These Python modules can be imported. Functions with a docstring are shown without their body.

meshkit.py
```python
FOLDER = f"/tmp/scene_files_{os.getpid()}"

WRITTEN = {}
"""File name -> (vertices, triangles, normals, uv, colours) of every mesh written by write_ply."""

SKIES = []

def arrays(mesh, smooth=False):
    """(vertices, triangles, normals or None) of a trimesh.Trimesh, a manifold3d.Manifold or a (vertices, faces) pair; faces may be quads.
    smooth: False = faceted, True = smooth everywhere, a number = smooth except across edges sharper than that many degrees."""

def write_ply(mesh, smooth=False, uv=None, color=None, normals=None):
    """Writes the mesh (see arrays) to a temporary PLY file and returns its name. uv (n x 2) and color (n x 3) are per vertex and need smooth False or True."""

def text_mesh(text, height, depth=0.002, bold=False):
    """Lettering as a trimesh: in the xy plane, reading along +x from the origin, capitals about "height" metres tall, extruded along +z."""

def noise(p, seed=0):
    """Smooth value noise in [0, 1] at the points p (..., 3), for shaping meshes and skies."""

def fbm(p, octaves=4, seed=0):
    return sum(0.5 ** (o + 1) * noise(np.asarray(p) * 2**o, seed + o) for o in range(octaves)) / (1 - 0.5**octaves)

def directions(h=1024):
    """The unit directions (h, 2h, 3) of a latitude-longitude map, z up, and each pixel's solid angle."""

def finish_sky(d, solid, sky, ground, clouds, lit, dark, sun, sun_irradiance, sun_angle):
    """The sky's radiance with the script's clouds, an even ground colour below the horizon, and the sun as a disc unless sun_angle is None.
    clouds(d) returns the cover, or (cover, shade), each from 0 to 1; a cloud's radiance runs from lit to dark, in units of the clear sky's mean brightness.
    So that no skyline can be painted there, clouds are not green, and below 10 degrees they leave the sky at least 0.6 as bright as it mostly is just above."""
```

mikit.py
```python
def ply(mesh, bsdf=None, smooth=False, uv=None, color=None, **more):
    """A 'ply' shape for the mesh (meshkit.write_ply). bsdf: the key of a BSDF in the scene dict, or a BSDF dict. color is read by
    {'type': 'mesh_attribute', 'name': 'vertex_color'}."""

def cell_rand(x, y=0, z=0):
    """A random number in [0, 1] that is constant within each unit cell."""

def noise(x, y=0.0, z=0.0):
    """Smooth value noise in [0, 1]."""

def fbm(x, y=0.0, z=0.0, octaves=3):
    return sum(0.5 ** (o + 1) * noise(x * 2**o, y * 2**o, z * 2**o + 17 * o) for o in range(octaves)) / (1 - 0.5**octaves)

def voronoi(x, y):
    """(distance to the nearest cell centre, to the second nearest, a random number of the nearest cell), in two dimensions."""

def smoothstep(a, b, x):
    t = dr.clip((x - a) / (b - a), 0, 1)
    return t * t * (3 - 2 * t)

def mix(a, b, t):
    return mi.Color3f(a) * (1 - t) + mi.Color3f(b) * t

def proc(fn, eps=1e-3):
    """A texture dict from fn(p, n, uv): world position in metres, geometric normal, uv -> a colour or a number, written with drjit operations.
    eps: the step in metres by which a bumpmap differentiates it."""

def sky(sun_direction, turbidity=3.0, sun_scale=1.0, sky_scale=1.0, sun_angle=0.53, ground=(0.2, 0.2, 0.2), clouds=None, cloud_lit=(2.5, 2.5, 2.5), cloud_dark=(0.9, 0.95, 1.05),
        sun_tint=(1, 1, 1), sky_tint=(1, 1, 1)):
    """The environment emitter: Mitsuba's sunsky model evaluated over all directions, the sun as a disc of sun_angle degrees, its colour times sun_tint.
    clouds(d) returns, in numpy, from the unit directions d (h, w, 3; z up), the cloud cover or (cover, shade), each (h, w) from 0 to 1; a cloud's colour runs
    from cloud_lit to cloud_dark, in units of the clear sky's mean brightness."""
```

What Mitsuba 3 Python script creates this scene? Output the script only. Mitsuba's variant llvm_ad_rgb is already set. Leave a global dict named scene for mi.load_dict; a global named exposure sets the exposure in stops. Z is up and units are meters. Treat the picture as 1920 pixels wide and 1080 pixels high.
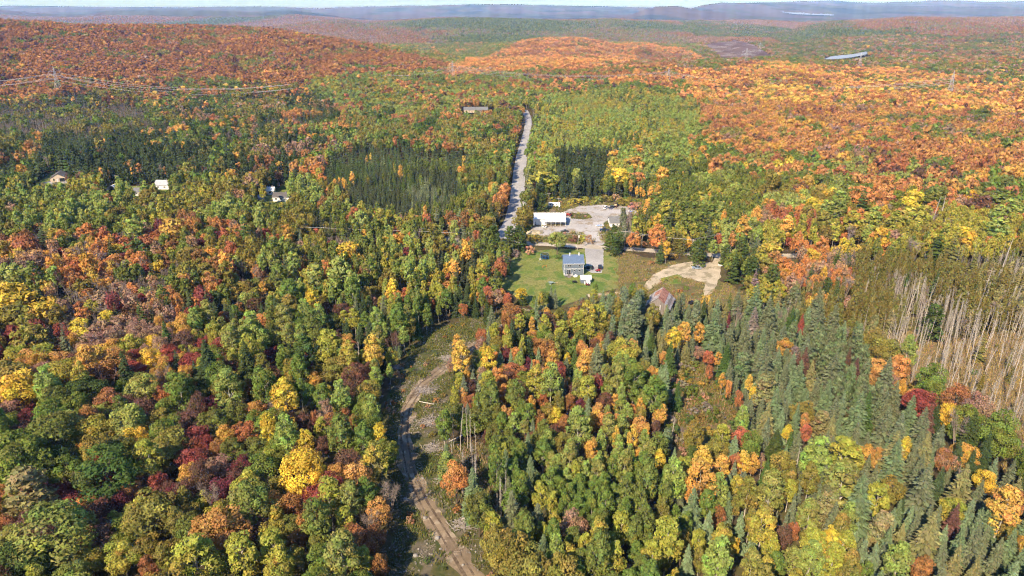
import math, random
import numpy as np, trimesh, shapely
import shapely.geometry as sg
import mitsuba as mi, drjit as dr
import mikit, meshkit

T = mi.ScalarTransform4f
rng = np.random.default_rng(11)
scene, labels = {}, {}

# ---------------------------------------------------------------- camera, sky, exposure
EYE, PITCH, FOV, FPX = np.array([0.0, 0.0, 110.0]), math.radians(22.4), 73.74, 1280.0
FWD = np.array([0, math.cos(PITCH), -math.sin(PITCH)])
UPV = np.array([0, math.sin(PITCH), math.cos(PITCH)])
scene['camera'] = {'type': 'perspective', 'fov': FOV, 'fov_axis': 'x', 'near_clip': 1.0, 'far_clip': 80000.0,
                   'to_world': T().look_at(origin=EYE.tolist(), target=(EYE + FWD).tolist(), up=[0, 0, 1]),
                   'medium': {'type': 'ref', 'id': 'air'}}
SUN_AZ, SUN_EL = math.radians(30), math.radians(39)      # behind the camera and to its left
SUN = [-math.sin(SUN_AZ) * math.cos(SUN_EL), -math.cos(SUN_AZ) * math.cos(SUN_EL), math.sin(SUN_EL)]
scene['sky'] = mikit.sky(SUN, turbidity=3, sky_tint=(0.66, 0.82, 1.02))
exposure = 2.8
# the air between: blue scatters a little more than red
scene['air'] = {'type': 'homogeneous', 'albedo': {'type': 'rgb', 'value': [0.95, 0.95, 0.95]},
                'sigma_t': {'type': 'rgb', 'value': [1.4e-5, 2.7e-5, 6.4e-5]}, 'phase': {'type': 'isotropic'}}

# ---------------------------------------------------------------- small helpers
def lin(c):
    c = np.asarray(c, float) / 255.0
    return np.where(c < 0.04045, c / 12.92, ((c + 0.055) / 1.055) ** 2.4)

def pix_ray(px, py):
    d = FPX * FWD + (px - 960.0) * np.array([1.0, 0, 0]) + (540.0 - py) * UPV
    return d / np.linalg.norm(d)

def smooth01(a, b, x):
    t = np.clip((x - a) / (b - a), 0, 1)
    return t * t * (3 - 2 * t)

def tri_poly(poly):
    v, f = trimesh.creation.triangulate_polygon(poly, engine='earcut')
    return np.asarray(v), np.asarray(f)

def inside(poly, x, y):
    """Which points (arrays) lie in the polygon (n x 2)."""
    p, n = np.asarray(poly, float), len(poly)
    res = np.zeros(np.shape(x), bool)
    for i in range(n):
        (x0, y0), (x1, y1) = p[i], p[(i + 1) % n]
        if y0 == y1:
            continue
        c = ((y0 > y) != (y1 > y)) & (x < (x1 - x0) * (y - y0) / (y1 - y0) + x0)
        res ^= c
    return res

KEYS = {}
def numbered(name):
    n = KEYS.get(name, 0)
    KEYS[name] = n + 1
    return name if n == 0 else f'{name}_{n:03d}'

def tag(key, label=None, category=None, group=None, kind=None):
    d = {}
    if label: d['label'] = label
    if category: d['category'] = category
    if group: d['group'] = group
    if kind: d['kind'] = kind
    labels[key] = d
    return key

# ---------------------------------------------------------------- terrain
# Ridges: (distance from the viewpoint along the view, where the crest stands, how high, how wide before and behind)
def crest(pts, wf, wb, tree=13):
    a, D, Z = [], [], []
    for px, py, d in pts:
        r = pix_ray(px, py)
        a.append(r[0] / r[1]); D.append(d); Z.append(EYE[2] + d * r[2] / r[1] - tree)
    return np.array(a), np.array(D, float), np.array(Z), wf, wb

RIDGES = [
    crest([(-500, 36, 1450), (-300, 34, 1500), (0, 37, 1600), (80, 40, 1620), (140, 46, 1650), (350, 46, 1700), (500, 52, 1650), (600, 66, 1600), (700, 84, 1550), (840, 108, 1480), (930, 135, 1400)], 430, 420),
    crest([(850, 122, 2100), (900, 100, 2130), (950, 86, 2180), (1000, 75, 2250), (1040, 72, 2280), (1085, 73, 2300), (1150, 86, 2300), (1210, 85, 2350), (1260, 100, 2380), (1330, 128, 2400)], 420, 520),
    crest([(1180, 140, 1000), (1290, 128, 1150), (1450, 119, 1280), (1600, 125, 1260), (1750, 137, 1200), (1920, 152, 1130), (2150, 165, 1080)], 460, 260),
    crest([(1430, 75, 4400), (1500, 54, 4300), (1560, 40, 4300), (1640, 36, 4300), (1700, 32, 4250), (1800, 34, 4200), (1920, 32, 4100), (2300, 24, 4000)], 1500, 900),
    crest([(1330, 105, 2700), (1380, 78, 2850), (1440, 76, 2900), (1500, 92, 2900), (1540, 110, 2800)], 500, 350),
    crest([(380, 62, 4300), (470, 52, 4500), (560, 42, 4700), (640, 36, 4900), (690, 43, 5000), (760, 37, 5000), (830, 32, 5000), (880, 32, 5000), (960, 35, 5100), (1060, 36, 5200), (1140, 34, 5200), (1240, 38, 5300), (1350, 46, 5300), (1480, 52, 5200)], 1300, 900),
    crest([(1270, 52, 5600), (1330, 44, 5900), (1420, 40, 6000), (1520, 44, 6000), (1600, 48, 5800)], 700, 600),
    crest([(-500, 18, 8600), (0, 16, 9000), (60, 21, 9000), (150, 24, 9000), (200, 17, 9200), (260, 17, 9200), (380, 18, 9300), (470, 20, 9300), (550, 17, 9000), (600, 24, 8800), (680, 36, 8500)], 2200, 1500),
    crest([(1180, 26, 10500), (1230, 12, 11000), (1270, 10, 11000), (1310, 17, 11000), (1420, 24, 10800), (1480, 30, 10500)], 1800, 1500),
    crest([(-900, 8, 17000), (0, 11, 17000), (80, 10, 17000), (200, 13, 17000), (400, 11, 17500), (430, 12, 17500), (600, 14, 18000), (720, 12, 18000), (800, 10, 18000), (880, 7, 18000), (960, 8, 18500), (1050, 10, 18500), (1150, 12, 19000), (1300, 13, 19000)], 3500, 3000),
    crest([(1290, 14, 15000), (1350, 5, 15500), (1420, 4, 16000), (1500, 7, 16000), (1600, 10, 15500), (1700, 9, 15000), (1800, 12, 15000), (1920, 11, 15000), (2400, 9, 15000)], 3000, 3000),
    crest([(1380, 8, 22000), (1480, 2, 23000), (1560, 0, 23500), (1640, 4, 23500), (1720, 2, 23500), (1780, 0, 23500), (1850, 4, 23000), (1960, 1, 23000), (2500, 2, 23000)], 4000, 3000),
]

def height(x, y):
    x, y = np.asarray(x, float), np.asarray(y, float)
    yy = np.maximum(y, 1.0)
    a = x / yy
    far = smooth01(650, 1500, y)
    base = -36.0 * smooth01(1350, 2000, y) - 7.0 * smooth01(560, 850, y) * (1 - smooth01(-0.22, 0.0, a))
    tot = 0.0
    for aa, D, Z, wf, wb in RIDGES:
        Dr, Zr = np.interp(a, aa, D), np.interp(a, aa, Z)
        edge = smooth01(aa[0] - 0.05, aa[0] + 0.02, a) * (1 - smooth01(aa[-1] - 0.02, aa[-1] + 0.05, a))
        t = y - Dr
        w = np.where(t < 0, wf, wb)
        tot = tot + (np.maximum(Zr - base, 0) * np.exp(-(t / w) ** 2) * edge) ** 4
    h = base + tot ** 0.25
    p = np.stack([x / 300, y / 300, x * 0], -1)
    q = np.stack([x / 800, y / 800, x * 0 + 5], -1)
    fr = smooth01(2200, 4500, y)
    bump = (meshkit.fbm(p, 3, 3) - 0.5) * 2 * (1 - fr) + (meshkit.fbm(q, 3, 4) - 0.5) * 2 * fr
    pl = np.stack([x / 1500, y / 1500, x * 0], -1)
    big = (meshkit.fbm(pl, 3, 9) - 0.5) * 2
    h = h + bump * (9.0 * far + 22 * smooth01(2500, 6000, y) + 25 * smooth01(8000, 15000, y)) * 0.55 + big * 45 * smooth01(2600, 7000, y) * 0.5
    near = 1 - smooth01(620, 1100, y)
    return h * (1 - near) + near * np.where(y > 560, base, 0.0)

def at(px, py, lift=0.0):
    """The point where the sight line through this spot of the photograph meets the ground (or LIFT metres above it)."""
    d = pix_ray(px, py)
    s = np.concatenate([np.arange(60, 1600, 6.0), np.arange(1600, 30000, 40.0)])
    P = EYE + s[:, None] * d
    g = P[:, 2] - height(P[:, 0], P[:, 1]) - lift
    i = np.argmax(g < 0)
    if g[i] >= 0:
        i = len(s) - 1
    s0, s1 = s[i - 1], s[i]
    t = s0 + (s1 - s0) * g[i - 1] / (g[i - 1] - g[i])
    P = EYE + t * d
    return np.array([P[0], P[1], float(height(P[0], P[1]))])

def flat(px, py, z=0.0):
    """The same on the level ground of the clearing."""
    d = pix_ray(px, py)
    P = EYE + d * ((z - EYE[2]) / d[2])
    return P

def flat2(pts):
    return np.array([flat(*p)[:2] for p in pts])

def project(P):
    q = np.asarray(P, float) - EYE
    c = q @ FWD
    return 960 + FPX * q[..., 0] / c, 540 - FPX * (q @ UPV) / c, c
# ---------------------------------------------------------------- the ground
def graded(lim0, lim1, d0, grow):
    v, x, d = [0.0], 0.0, d0
    while x < lim1:
        d = d0 + max(0, x - lim0) * grow
        x += d
        v.append(x)
    return np.array(v)

gx = graded(260, 30000, 9.0, 0.022)
gx = np.concatenate([-gx[:0:-1], gx])
gy = np.concatenate([[-400, -300, -200, -100], graded(700, 33000, 9.0, 0.0125)])

def sheet(gx, gy, z):
    X, Y = np.meshgrid(gx, gy)
    V = np.stack([X, Y, z(X, Y)], -1).reshape(-1, 3)
    n, m = len(gy), len(gx)
    i, j = np.meshgrid(np.arange(n - 1), np.arange(m - 1), indexing='ij')
    q = np.stack([i * m + j, i * m + j + 1, (i + 1) * m + j + 1, (i + 1) * m + j], -1).reshape(-1, 4)
    return trimesh.Trimesh(V, np.vstack([q[:, [0, 1, 2]], q[:, [0, 2, 3]]]), process=False)

def ground_colour(p, n, uv):
    a = mikit.fbm(p.x * 0.12, p.y * 0.12, 0, 4)
    b = mikit.fbm(p.x * 0.9, p.y * 0.9, 3, 3)
    c = mikit.mix([0.060, 0.048, 0.030], [0.085, 0.080, 0.034], mikit.smoothstep(0.35, 0.65, a))
    c = mikit.mix(c, [0.125, 0.085, 0.050], mikit.smoothstep(0.5, 0.75, b) * 0.6)
    # the woods on the hills far off: patches of maple and of evergreens
    f = mikit.smoothstep(2400, 4200, p.y)
    s = dr.maximum(p.y, 3000.0) / 3000.0
    e = mikit.fbm(p.x * 0.0016, p.y * 0.0007, 0, 4)
    g = mikit.fbm(p.x * 0.03 / s, p.y * 0.012 / s, 1, 3)
    w = mikit.mix([0.112, 0.088, 0.060], [0.085, 0.088, 0.048], mikit.smoothstep(0.44, 0.60, e * 0.75 + g * 0.25))
    w = mikit.mix(w, [0.055, 0.066, 0.040], mikit.smoothstep(0.56, 0.70, mikit.fbm(p.x * 0.0012, p.y * 0.0006, 7, 4)))
    w = w * (0.7 + 0.6 * g)
    return mikit.mix(c, w, f)

scene['ground_bsdf'] = {'type': 'diffuse', 'reflectance': mikit.proc(ground_colour)}
scene['terrain'] = mikit.ply(sheet(gx, gy, height), 'ground_bsdf', smooth=True)
tag('terrain', kind='structure')
# ---------------------------------------------------------------- trees
PAL = {  # base colours, given as the look of the leaves in full sun
    'd': (84, 104, 54), 'g': (114, 130, 60), 'l': (142, 154, 74), 'o': (136, 128, 62), 'y': (164, 160, 62), 'Y': (212, 176, 46),
    'G': (206, 156, 56), 'O': (198, 132, 64), 'R': (160, 108, 66), 'e': (176, 100, 68), 'r': (148, 76, 66), 'c': (118, 62, 68),
    'm': (112, 82, 70), 't': (174, 136, 108), 'b': (146, 130, 120),
    's': (118, 130, 94), 'k': (80, 94, 62), 'u': (118, 138, 102), 'w': (148, 140, 90), 'a': (128, 124, 66), 'D': (190, 180, 168), 'F': (186, 174, 164)}
TURN = {'g': 'y', 'd': 'g', 'l': 'y', 'o': 'G', 'y': 'G', 'Y': 'G', 'G': 'O', 'O': 'R', 'R': 'O', 'e': 'O', 'r': 'e', 'c': 'r', 'm': 'R', 't': 'O', 'b': 'b'}   # the colour a crown is turning to, or from
LEAF_GAIN = 0.86

def srgb_albedo(c, gain=LEAF_GAIN):
    a = lin(c)
    m = a.max()     # leaves light each other and so look stronger in colour than they are
    return m * (a / m) ** (1 - .52 * m) * gain * .96

class Soup:
    """Triangles with a colour each, gathered into one mesh."""
    def __init__(self):
        self.v, self.f, self.c, self.n = [], [], [], 0
    def tris(self, P, col):
        """P: n x 3 x 3, col: n x 3"""
        n = len(P)
        self.v.append(np.asarray(P, float).reshape(-1, 3)); self.c.append(np.repeat(np.asarray(col, float), 3, 0))
        self.f.append(np.arange(3 * n).reshape(-1, 3) + self.n); self.n += 3 * n
    def quads(self, P, col):
        n = len(P)
        self.v.append(np.asarray(P, float).reshape(-1, 3)); self.c.append(np.repeat(np.asarray(col, float), 4, 0))
        b = (np.arange(n) * 4 + self.n)[:, None]
        self.f.append(np.vstack([b + [0, 1, 2], b + [0, 2, 3]])); self.n += 4 * n
    def mesh(self, v, f, col):
        v = np.asarray(v, float)
        self.v.append(v); self.f.append(np.asarray(f) + self.n); self.c.append(np.broadcast_to(np.asarray(col, float), (len(v), 3)).copy()); self.n += len(v)
    def tube(self, pts, rad, sides, col):
        p = np.asarray(pts, float)
        t = np.gradient(p, axis=0); t /= np.linalg.norm(t, axis=1, keepdims=True) + 1e-9
        a = np.cross(t, np.where(np.abs(t[:, 2:]) < 0.9, [0, 0, 1.0], [1.0, 0, 0])); a /= np.linalg.norm(a, axis=1, keepdims=True) + 1e-9
        b = np.cross(t, a); ang = np.arange(sides) * 2 * np.pi / sides
        v = p[:, None] + np.asarray(rad, float)[:, None, None] * (np.cos(ang)[None, :, None] * a[:, None] + np.sin(ang)[None, :, None] * b[:, None])
        i, j = np.meshgrid(np.arange(len(p) - 1), np.arange(sides), indexing='ij')
        q = np.stack([i * sides + j, i * sides + (j + 1) % sides, (i + 1) * sides + (j + 1) % sides, (i + 1) * sides + j], -1).reshape(-1, 4)
        self.mesh(v.reshape(-1, 3), np.vstack([q[:, [0, 1, 2]], q[:, [0, 2, 3]]]), col)
    def ply(self, bsdf):
        return mikit.ply((np.vstack(self.v), np.vstack(self.f)), bsdf, color=np.vstack(self.c).astype(np.float32))

def unit(v):
    return v / (np.linalg.norm(v, axis=-1, keepdims=True) + 1e-9)

def leaf_tris(r, C, N, size):
    """One ragged leaf cluster (a triangle) at each centre C, facing about N."""
    n = len(C)
    nn = unit(N + r.normal(0, 0.45 if n > 300 else 0.3, (n, 3)))
    a = unit(np.cross(nn, r.normal(0, 1, (n, 3)))); b = np.cross(nn, a)
    ang = r.uniform(0, 6.28, n)[:, None] + np.array([0, 2.1, 4.2]) + r.uniform(-0.45, 0.45, (n, 3))
    rad = size[:, None] * r.uniform(0.6, 1.15, (n, 3))
    return C[:, None] + rad[..., None] * (np.cos(ang)[..., None] * a[:, None] + np.sin(ang)[..., None] * b[:, None])

scene['leaf_bsdf'] = {'type': 'principledthin', 'base_color': {'type': 'mesh_attribute', 'name': 'vertex_color'}, 'roughness': 0.75, 'diff_trans': 0.5, 'spec_trans': 0.0, 'eta': 1.3}
scene['bark_bsdf'] = {'type': 'twosided', 'bsdf': {'type': 'diffuse', 'reflectance': {'type': 'mesh_attribute', 'name': 'vertex_color'}}}

BARK = {'M': lin((112, 100, 90)) * .7, 'A': lin((206, 200, 188)) * .62, 'S': lin((110, 98, 88)) * .6, 'P': lin((120, 100, 86)) * .6, 'B': lin((150, 138, 130)) * .8, 'D': lin((196, 188, 178)) * .72}
H0 = {'M': 13.0, 'A': 14.0, 'S': 14.0, 'P': 14.0, 'B': 11.0, 'D': 12.0, 'K': 2.0}
D0 = {'M': 8.0, 'A': 5.0, 'S': 4.6, 'P': 6.5, 'B': 5.5, 'D': 3.0, 'K': 2.6}

def jit(r, base, n, a=0.16, hue=0.06):
    return np.clip(base * r.normal(1, a, (n, 1)) * r.normal(1, hue, (n, 3)), 0.004, 0.9)

# triangles of a crown at the four levels: near, middle, farther, far
NL = {'M': (3700, 700, 190, 88), 'A': (2300, 540, 150, 60), 'S': (0, 0, 0, 0), 'P': (2200, 600, 150, 44), 'K': (300, 120, 60, 40)}

def clumped_crown(r, kind, col, n, size, s, turn):
    if kind == 'M':
        zc, ax = 7.9, np.array([4.0, 4.0, 5.0]); nc = 30
    elif kind == 'A':
        zc, ax = 8.6, np.array([2.35, 2.35, 5.6]); nc = 40
    elif kind == 'K':
        zc, ax = 0.9, np.array([1.3, 1.3, 1.0]); nc = 8
    else:
        zc, ax = 8.0, np.array([3.2, 3.2, 6.0]); nc = 58
    if n < 200: nc = max(5, n // 9)
    i = np.arange(nc) + 0.5
    ph, th = np.arccos(np.clip(1 - 1.72 * i / nc, -1, 1)), np.pi * (1 + 5 ** 0.5) * i
    u = np.stack([np.cos(th) * np.sin(ph), np.sin(th) * np.sin(ph), np.cos(ph)], -1)
    u = unit(u + r.normal(0, 0.22, u.shape))
    if kind == 'A':     # narrower towards the top
        taper = 1 - 0.35 * np.clip(u[:, 2], 0, 1)
    elif kind == 'P':
        taper = np.clip(0.95 - 0.75 * u[:, 2], 0.12, 1.0)
        u = unit(u * np.array([1, 1, 1.0]))
    else:
        taper = np.ones(nc)
    depth = r.uniform(0.52, 0.86, nc)
    lop = 1 + 0.22 * np.cos(np.arctan2(u[:, 1], u[:, 0]) * 2 + r.uniform(0, 6)) * r.uniform(0, 1)
    cc = u * ax * depth[:, None] * np.stack([taper * lop, taper * lop, np.ones(nc)], -1) + [0, 0, zc]
    if kind == 'P':     # tufts on whorled boughs, wide near the ground
        zz = 1.0 + 12.2 * (np.arange(nc) + r.uniform(0, 1, nc)) / nc
        rr = 3.0 * np.clip(1 - zz / 14.6, 0, 1) ** .7 * r.uniform(.35, 1.0, nc)
        cc = np.c_[np.cos(th) * rr, np.sin(th) * rr, zz - .25 * rr]
        u = unit(np.c_[np.cos(th), np.sin(th), .5 + 0 * th])
    cr = ax[0] * r.uniform(0.26, 0.46, nc) * {'A': 1.0, 'P': .85}.get(kind, 1)
    # a core so that one does not look through the crown everywhere
    which = r.integers(0, nc, n)
    d = unit(r.normal(0, 1, (n, 3)) + 0.65 * u[which] + [0, 0, 0.25])
    sq = np.array([1, 1, 0.55]) if kind == 'P' else np.array([1, 1, 0.85])
    C = cc[which] + d * sq * (cr[which] * r.uniform(0.7, 1.12, n))[:, None]
    # leaves turn by whole boughs, the outer ones first
    ax3 = unit(r.normal(0, 1, 3))
    tt = np.clip(r.uniform(-.35, .35) + .55 * (u @ ax3) + r.normal(0, .3, nc), 0, 1)[:, None] * r.uniform(.2, .75)
    bough = col * (1 - tt) + turn * tt
    tone = (bough * r.normal(1, .13, (nc, 1)) * r.normal(1, .06, (nc, 3)))[which] * r.normal(1, 0.15, (n, 1)) * r.normal(1, 0.05, (n, 3))
    s.tris(leaf_tris(r, C, d, size * r.uniform(0.7, 1.3, n)), np.clip(tone, 0.004, 0.9))
    return cc

def spruce_crown(r, col, lod, s, ragged=0.2):
    H, R = 14.0, 2.65
    nlev, nb, spray = [(24, 11, 2), (14, 8, 1), (8, 6, 0), (4, 5, 0)][lod]
    z = np.linspace(0.9, H - 0.4, nlev)
    P, cols = [], []
    wide = [.24, .34, .5, .7][lod]
    up = np.array([0, 0, 1.0])
    gap = H / nlev
    for k, zz in enumerate(z):
        rad = R * (1 - zz / H) ** 0.82 * r.uniform(1 - ragged, 1 + ragged * .6) + 0.14
        th = r.uniform(0, 6.28) + np.arange(nb) * 6.283 / nb + r.normal(0, 0.2, nb)
        L = rad * r.uniform(0.6, 1.2, nb)
        w = np.maximum(L * wide, 0.13)
        drop = L * r.uniform(0.2, 0.55, nb) + 0.08
        o = np.stack([np.cos(th), np.sin(th), 0 * th], -1); t = np.stack([-np.sin(th), np.cos(th), 0 * th], -1)
        base = np.stack([0 * th, 0 * th, zz + gap * r.uniform(.3, .9, nb)], -1)
        mid = base + o * (L * 0.62)[:, None] - up * (drop * 0.5)[:, None]
        tip = base + o * L[:, None] - up * (drop * r.uniform(.6, 1.1, nb))[:, None]
        cb = jit(r, col, nb, 0.17, 0.05)
        P.append(np.stack([base, mid + t * w[:, None] - up * (w * .5)[:, None], tip], 1)); cols.append(cb)
        P.append(np.stack([base, tip, mid - t * w[:, None] - up * (w * .5)[:, None]], 1)); cols.append(cb * r.uniform(0.8, 1.12, (nb, 1)))
        for q in range(spray):
            sgn = 1 if q == 0 else -1
            m2 = base + o * (L * r.uniform(.35, .7, nb))[:, None] - up * (drop * .35)[:, None]
            e2 = m2 + o * (L * .36)[:, None] + sgn * t * (L * r.uniform(.28, .5, nb))[:, None] - up * (drop * r.uniform(.3, .8, nb))[:, None]
            e3 = m2 + o * (L * .02)[:, None] + sgn * t * (L * .2)[:, None] - up * (drop * .6)[:, None]
            P.append(np.stack([m2, e2, e3], 1)); cols.append(jit(r, col, nb, 0.2, 0.05))
    s.tris(np.vstack(P), np.vstack(cols))
    # the leader
    s.tris(np.array([[[0.16, 0, H - 1.2], [-0.08, 0.14, H - 1.2], [0, 0, H + .35]], [[-0.08, -0.14, H - 1.2], [0.16, 0, H - 1.2], [0, 0, H + .35]], [[-.08, .14, H - 1.2], [-.08, -.14, H - 1.2], [0, 0, H + .35]]]), np.repeat(col[None], 3, 0))

def twigs(r, base, n, length, spread, width, s, col, upness=0.9):
    """Fine bare branches as slim three-sided blades from the points BASE."""
    k = r.integers(0, len(base), n)
    d = unit(r.normal(0, 1, (n, 3)) * spread + [0, 0, upness])
    L = length * r.uniform(.5, 1.2, n)
    a = unit(np.cross(d, r.normal(0, 1, (n, 3)))) * width
    P = base[k]
    s.tris(np.stack([P + a, P - a, P + d * L[:, None]], 1), jit(r, col, n, .16, .04))

def trunk(r, kind, lod, s, cc=None):
    H, col = H0[kind], BARK[kind]
    sides = [6, 5, 4, 3][lod]
    if kind in 'MA':
        top = H * (.72 if kind == 'M' else .80)
        z = np.linspace(-0.3, top, 5 if lod < 2 else 2)
        w = .26 if kind == 'M' else .17
        wob = r.normal(0, .12, (len(z), 2)) * np.linspace(0, 1, len(z))[:, None] * (2 if kind == 'M' else 1.2)
        pts = np.column_stack([wob, z])
        s.tube(pts, w * (1 - .82 * z.clip(0) / top), sides, jit(r, col, 1, .08, .02)[0])
        if lod < 2 and cc is not None:
            for c in cc[r.choice(len(cc), min(len(cc), 9 if lod == 0 else 4), replace=False)]:
                z0 = np.clip(c[2] - np.linalg.norm(c[:2]) * 1.1, H * .28, top * .92)
                s.tube([[0, 0, z0], [c[0] * .5, c[1] * .5, (z0 + c[2]) / 2 + .1], [c[0] * 1.02, c[1] * 1.02, c[2] + .25]], [w * .42, w * .3, .03], 3, jit(r, col, 1, .08, .02)[0])
    elif kind in 'SP':
        s.tube([[0, 0, -.3], [0, 0, H * .5], [0, 0, H * .97]], [.2, .12, .02], sides, col)

def tree_mesh(kind, code, lod, seed):
    """(crown, trunk) soups of one kind of tree in one colour."""
    r = np.random.default_rng(seed)
    base = srgb_albedo(PAL[code])
    base = np.clip(base * r.normal(1, .08) * r.normal(1, .05, 3), .005, .9)
    c, t = Soup(), Soup()
    size = {'M': (.29, .67, 1.15, 1.6), 'A': (.28, .56, .95, 1.35), 'P': (.36, .6, .95, 1.5), 'K': (.2, .3, .4, .5)}.get(kind, (1,) * 4)[lod]
    if kind in 'MAPK':
        thin = (0.62 if code in 'btmc' else .8 if code in 'rReO' and seed % 2 else 1.0) if kind in 'MA' else 1.0
        n = int(NL[kind][lod] * thin)
        cc = clumped_crown(r, kind, base, n, size, c, srgb_albedo(PAL[TURN[code]]) if code in TURN else base * .8)
        if thin < 1 and lod < 3:       # half bare: the twigs show through
            twigs(r, cc, [330, 110, 36][lod], 1.9, .8, [.035, .06, .1][lod], c, srgb_albedo(PAL['b'], .7))
        if kind != 'K': trunk(r, kind, lod, t, cc)
    elif kind == 'S':
        spruce_crown(r, base, lod, c)
        trunk(r, kind, lod, t)
    elif kind == 'B':
        H, R = 11.0, 2.7
        col = srgb_albedo(PAL[code], .8)
        stems = []
        for k in range([7, 5, 3, 2][lod]):
            th = r.uniform(0, 6.28); rr = r.uniform(.3, 1) * R; zt = H * r.uniform(.75, 1)
            p = np.array([[0, 0, r.uniform(0, 2)], [np.cos(th) * rr * .45, np.sin(th) * rr * .45, zt * .55], [np.cos(th) * rr, np.sin(th) * rr, zt]])
            t.tube(p, [.1, .07, .02], 3 if lod else 4, jit(r, BARK['B'], 1, .1, .02)[0])
            f = r.uniform(.3, 1, 8)[:, None]
            stems.append(p[1] * (1 - f) + p[2] * f)
        twigs(r, np.vstack(stems), [520, 200, 60, 24][lod], 1.7, .85, [.03, .05, .09, .17][lod], c, col)
    elif kind == 'D':
        H = 12.0
        lean = r.normal(0, .9, 2)
        z = np.linspace(-.3, H, 4)
        pts = np.column_stack([lean[0] * (z.clip(0) / H) ** 1.3, lean[1] * (z.clip(0) / H) ** 1.3, z])
        t.tube(pts, [.19, .15, .10, .03], [5, 4, 3, 3][lod], jit(r, BARK['D'], 1, .08, .02)[0])
        bz = r.uniform(3.5, H * .98, 40)
        bp = np.column_stack([lean[0] * (bz / H) ** 1.3, lean[1] * (bz / H) ** 1.3, bz])
        if code == 'F':
            twigs(r, bp, [300, 150, 30, 8][lod], 1.5, 1.1, [.03, .045, .08, .12][lod], c, BARK['D'] * .8, .5)
        else:
            twigs(r, bp, [60, 26, 10, 4][lod], 1.2, 1.3, [.035, .05, .08, .12][lod], c, BARK['D'] * .95, .1)
    return c, t

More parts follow.
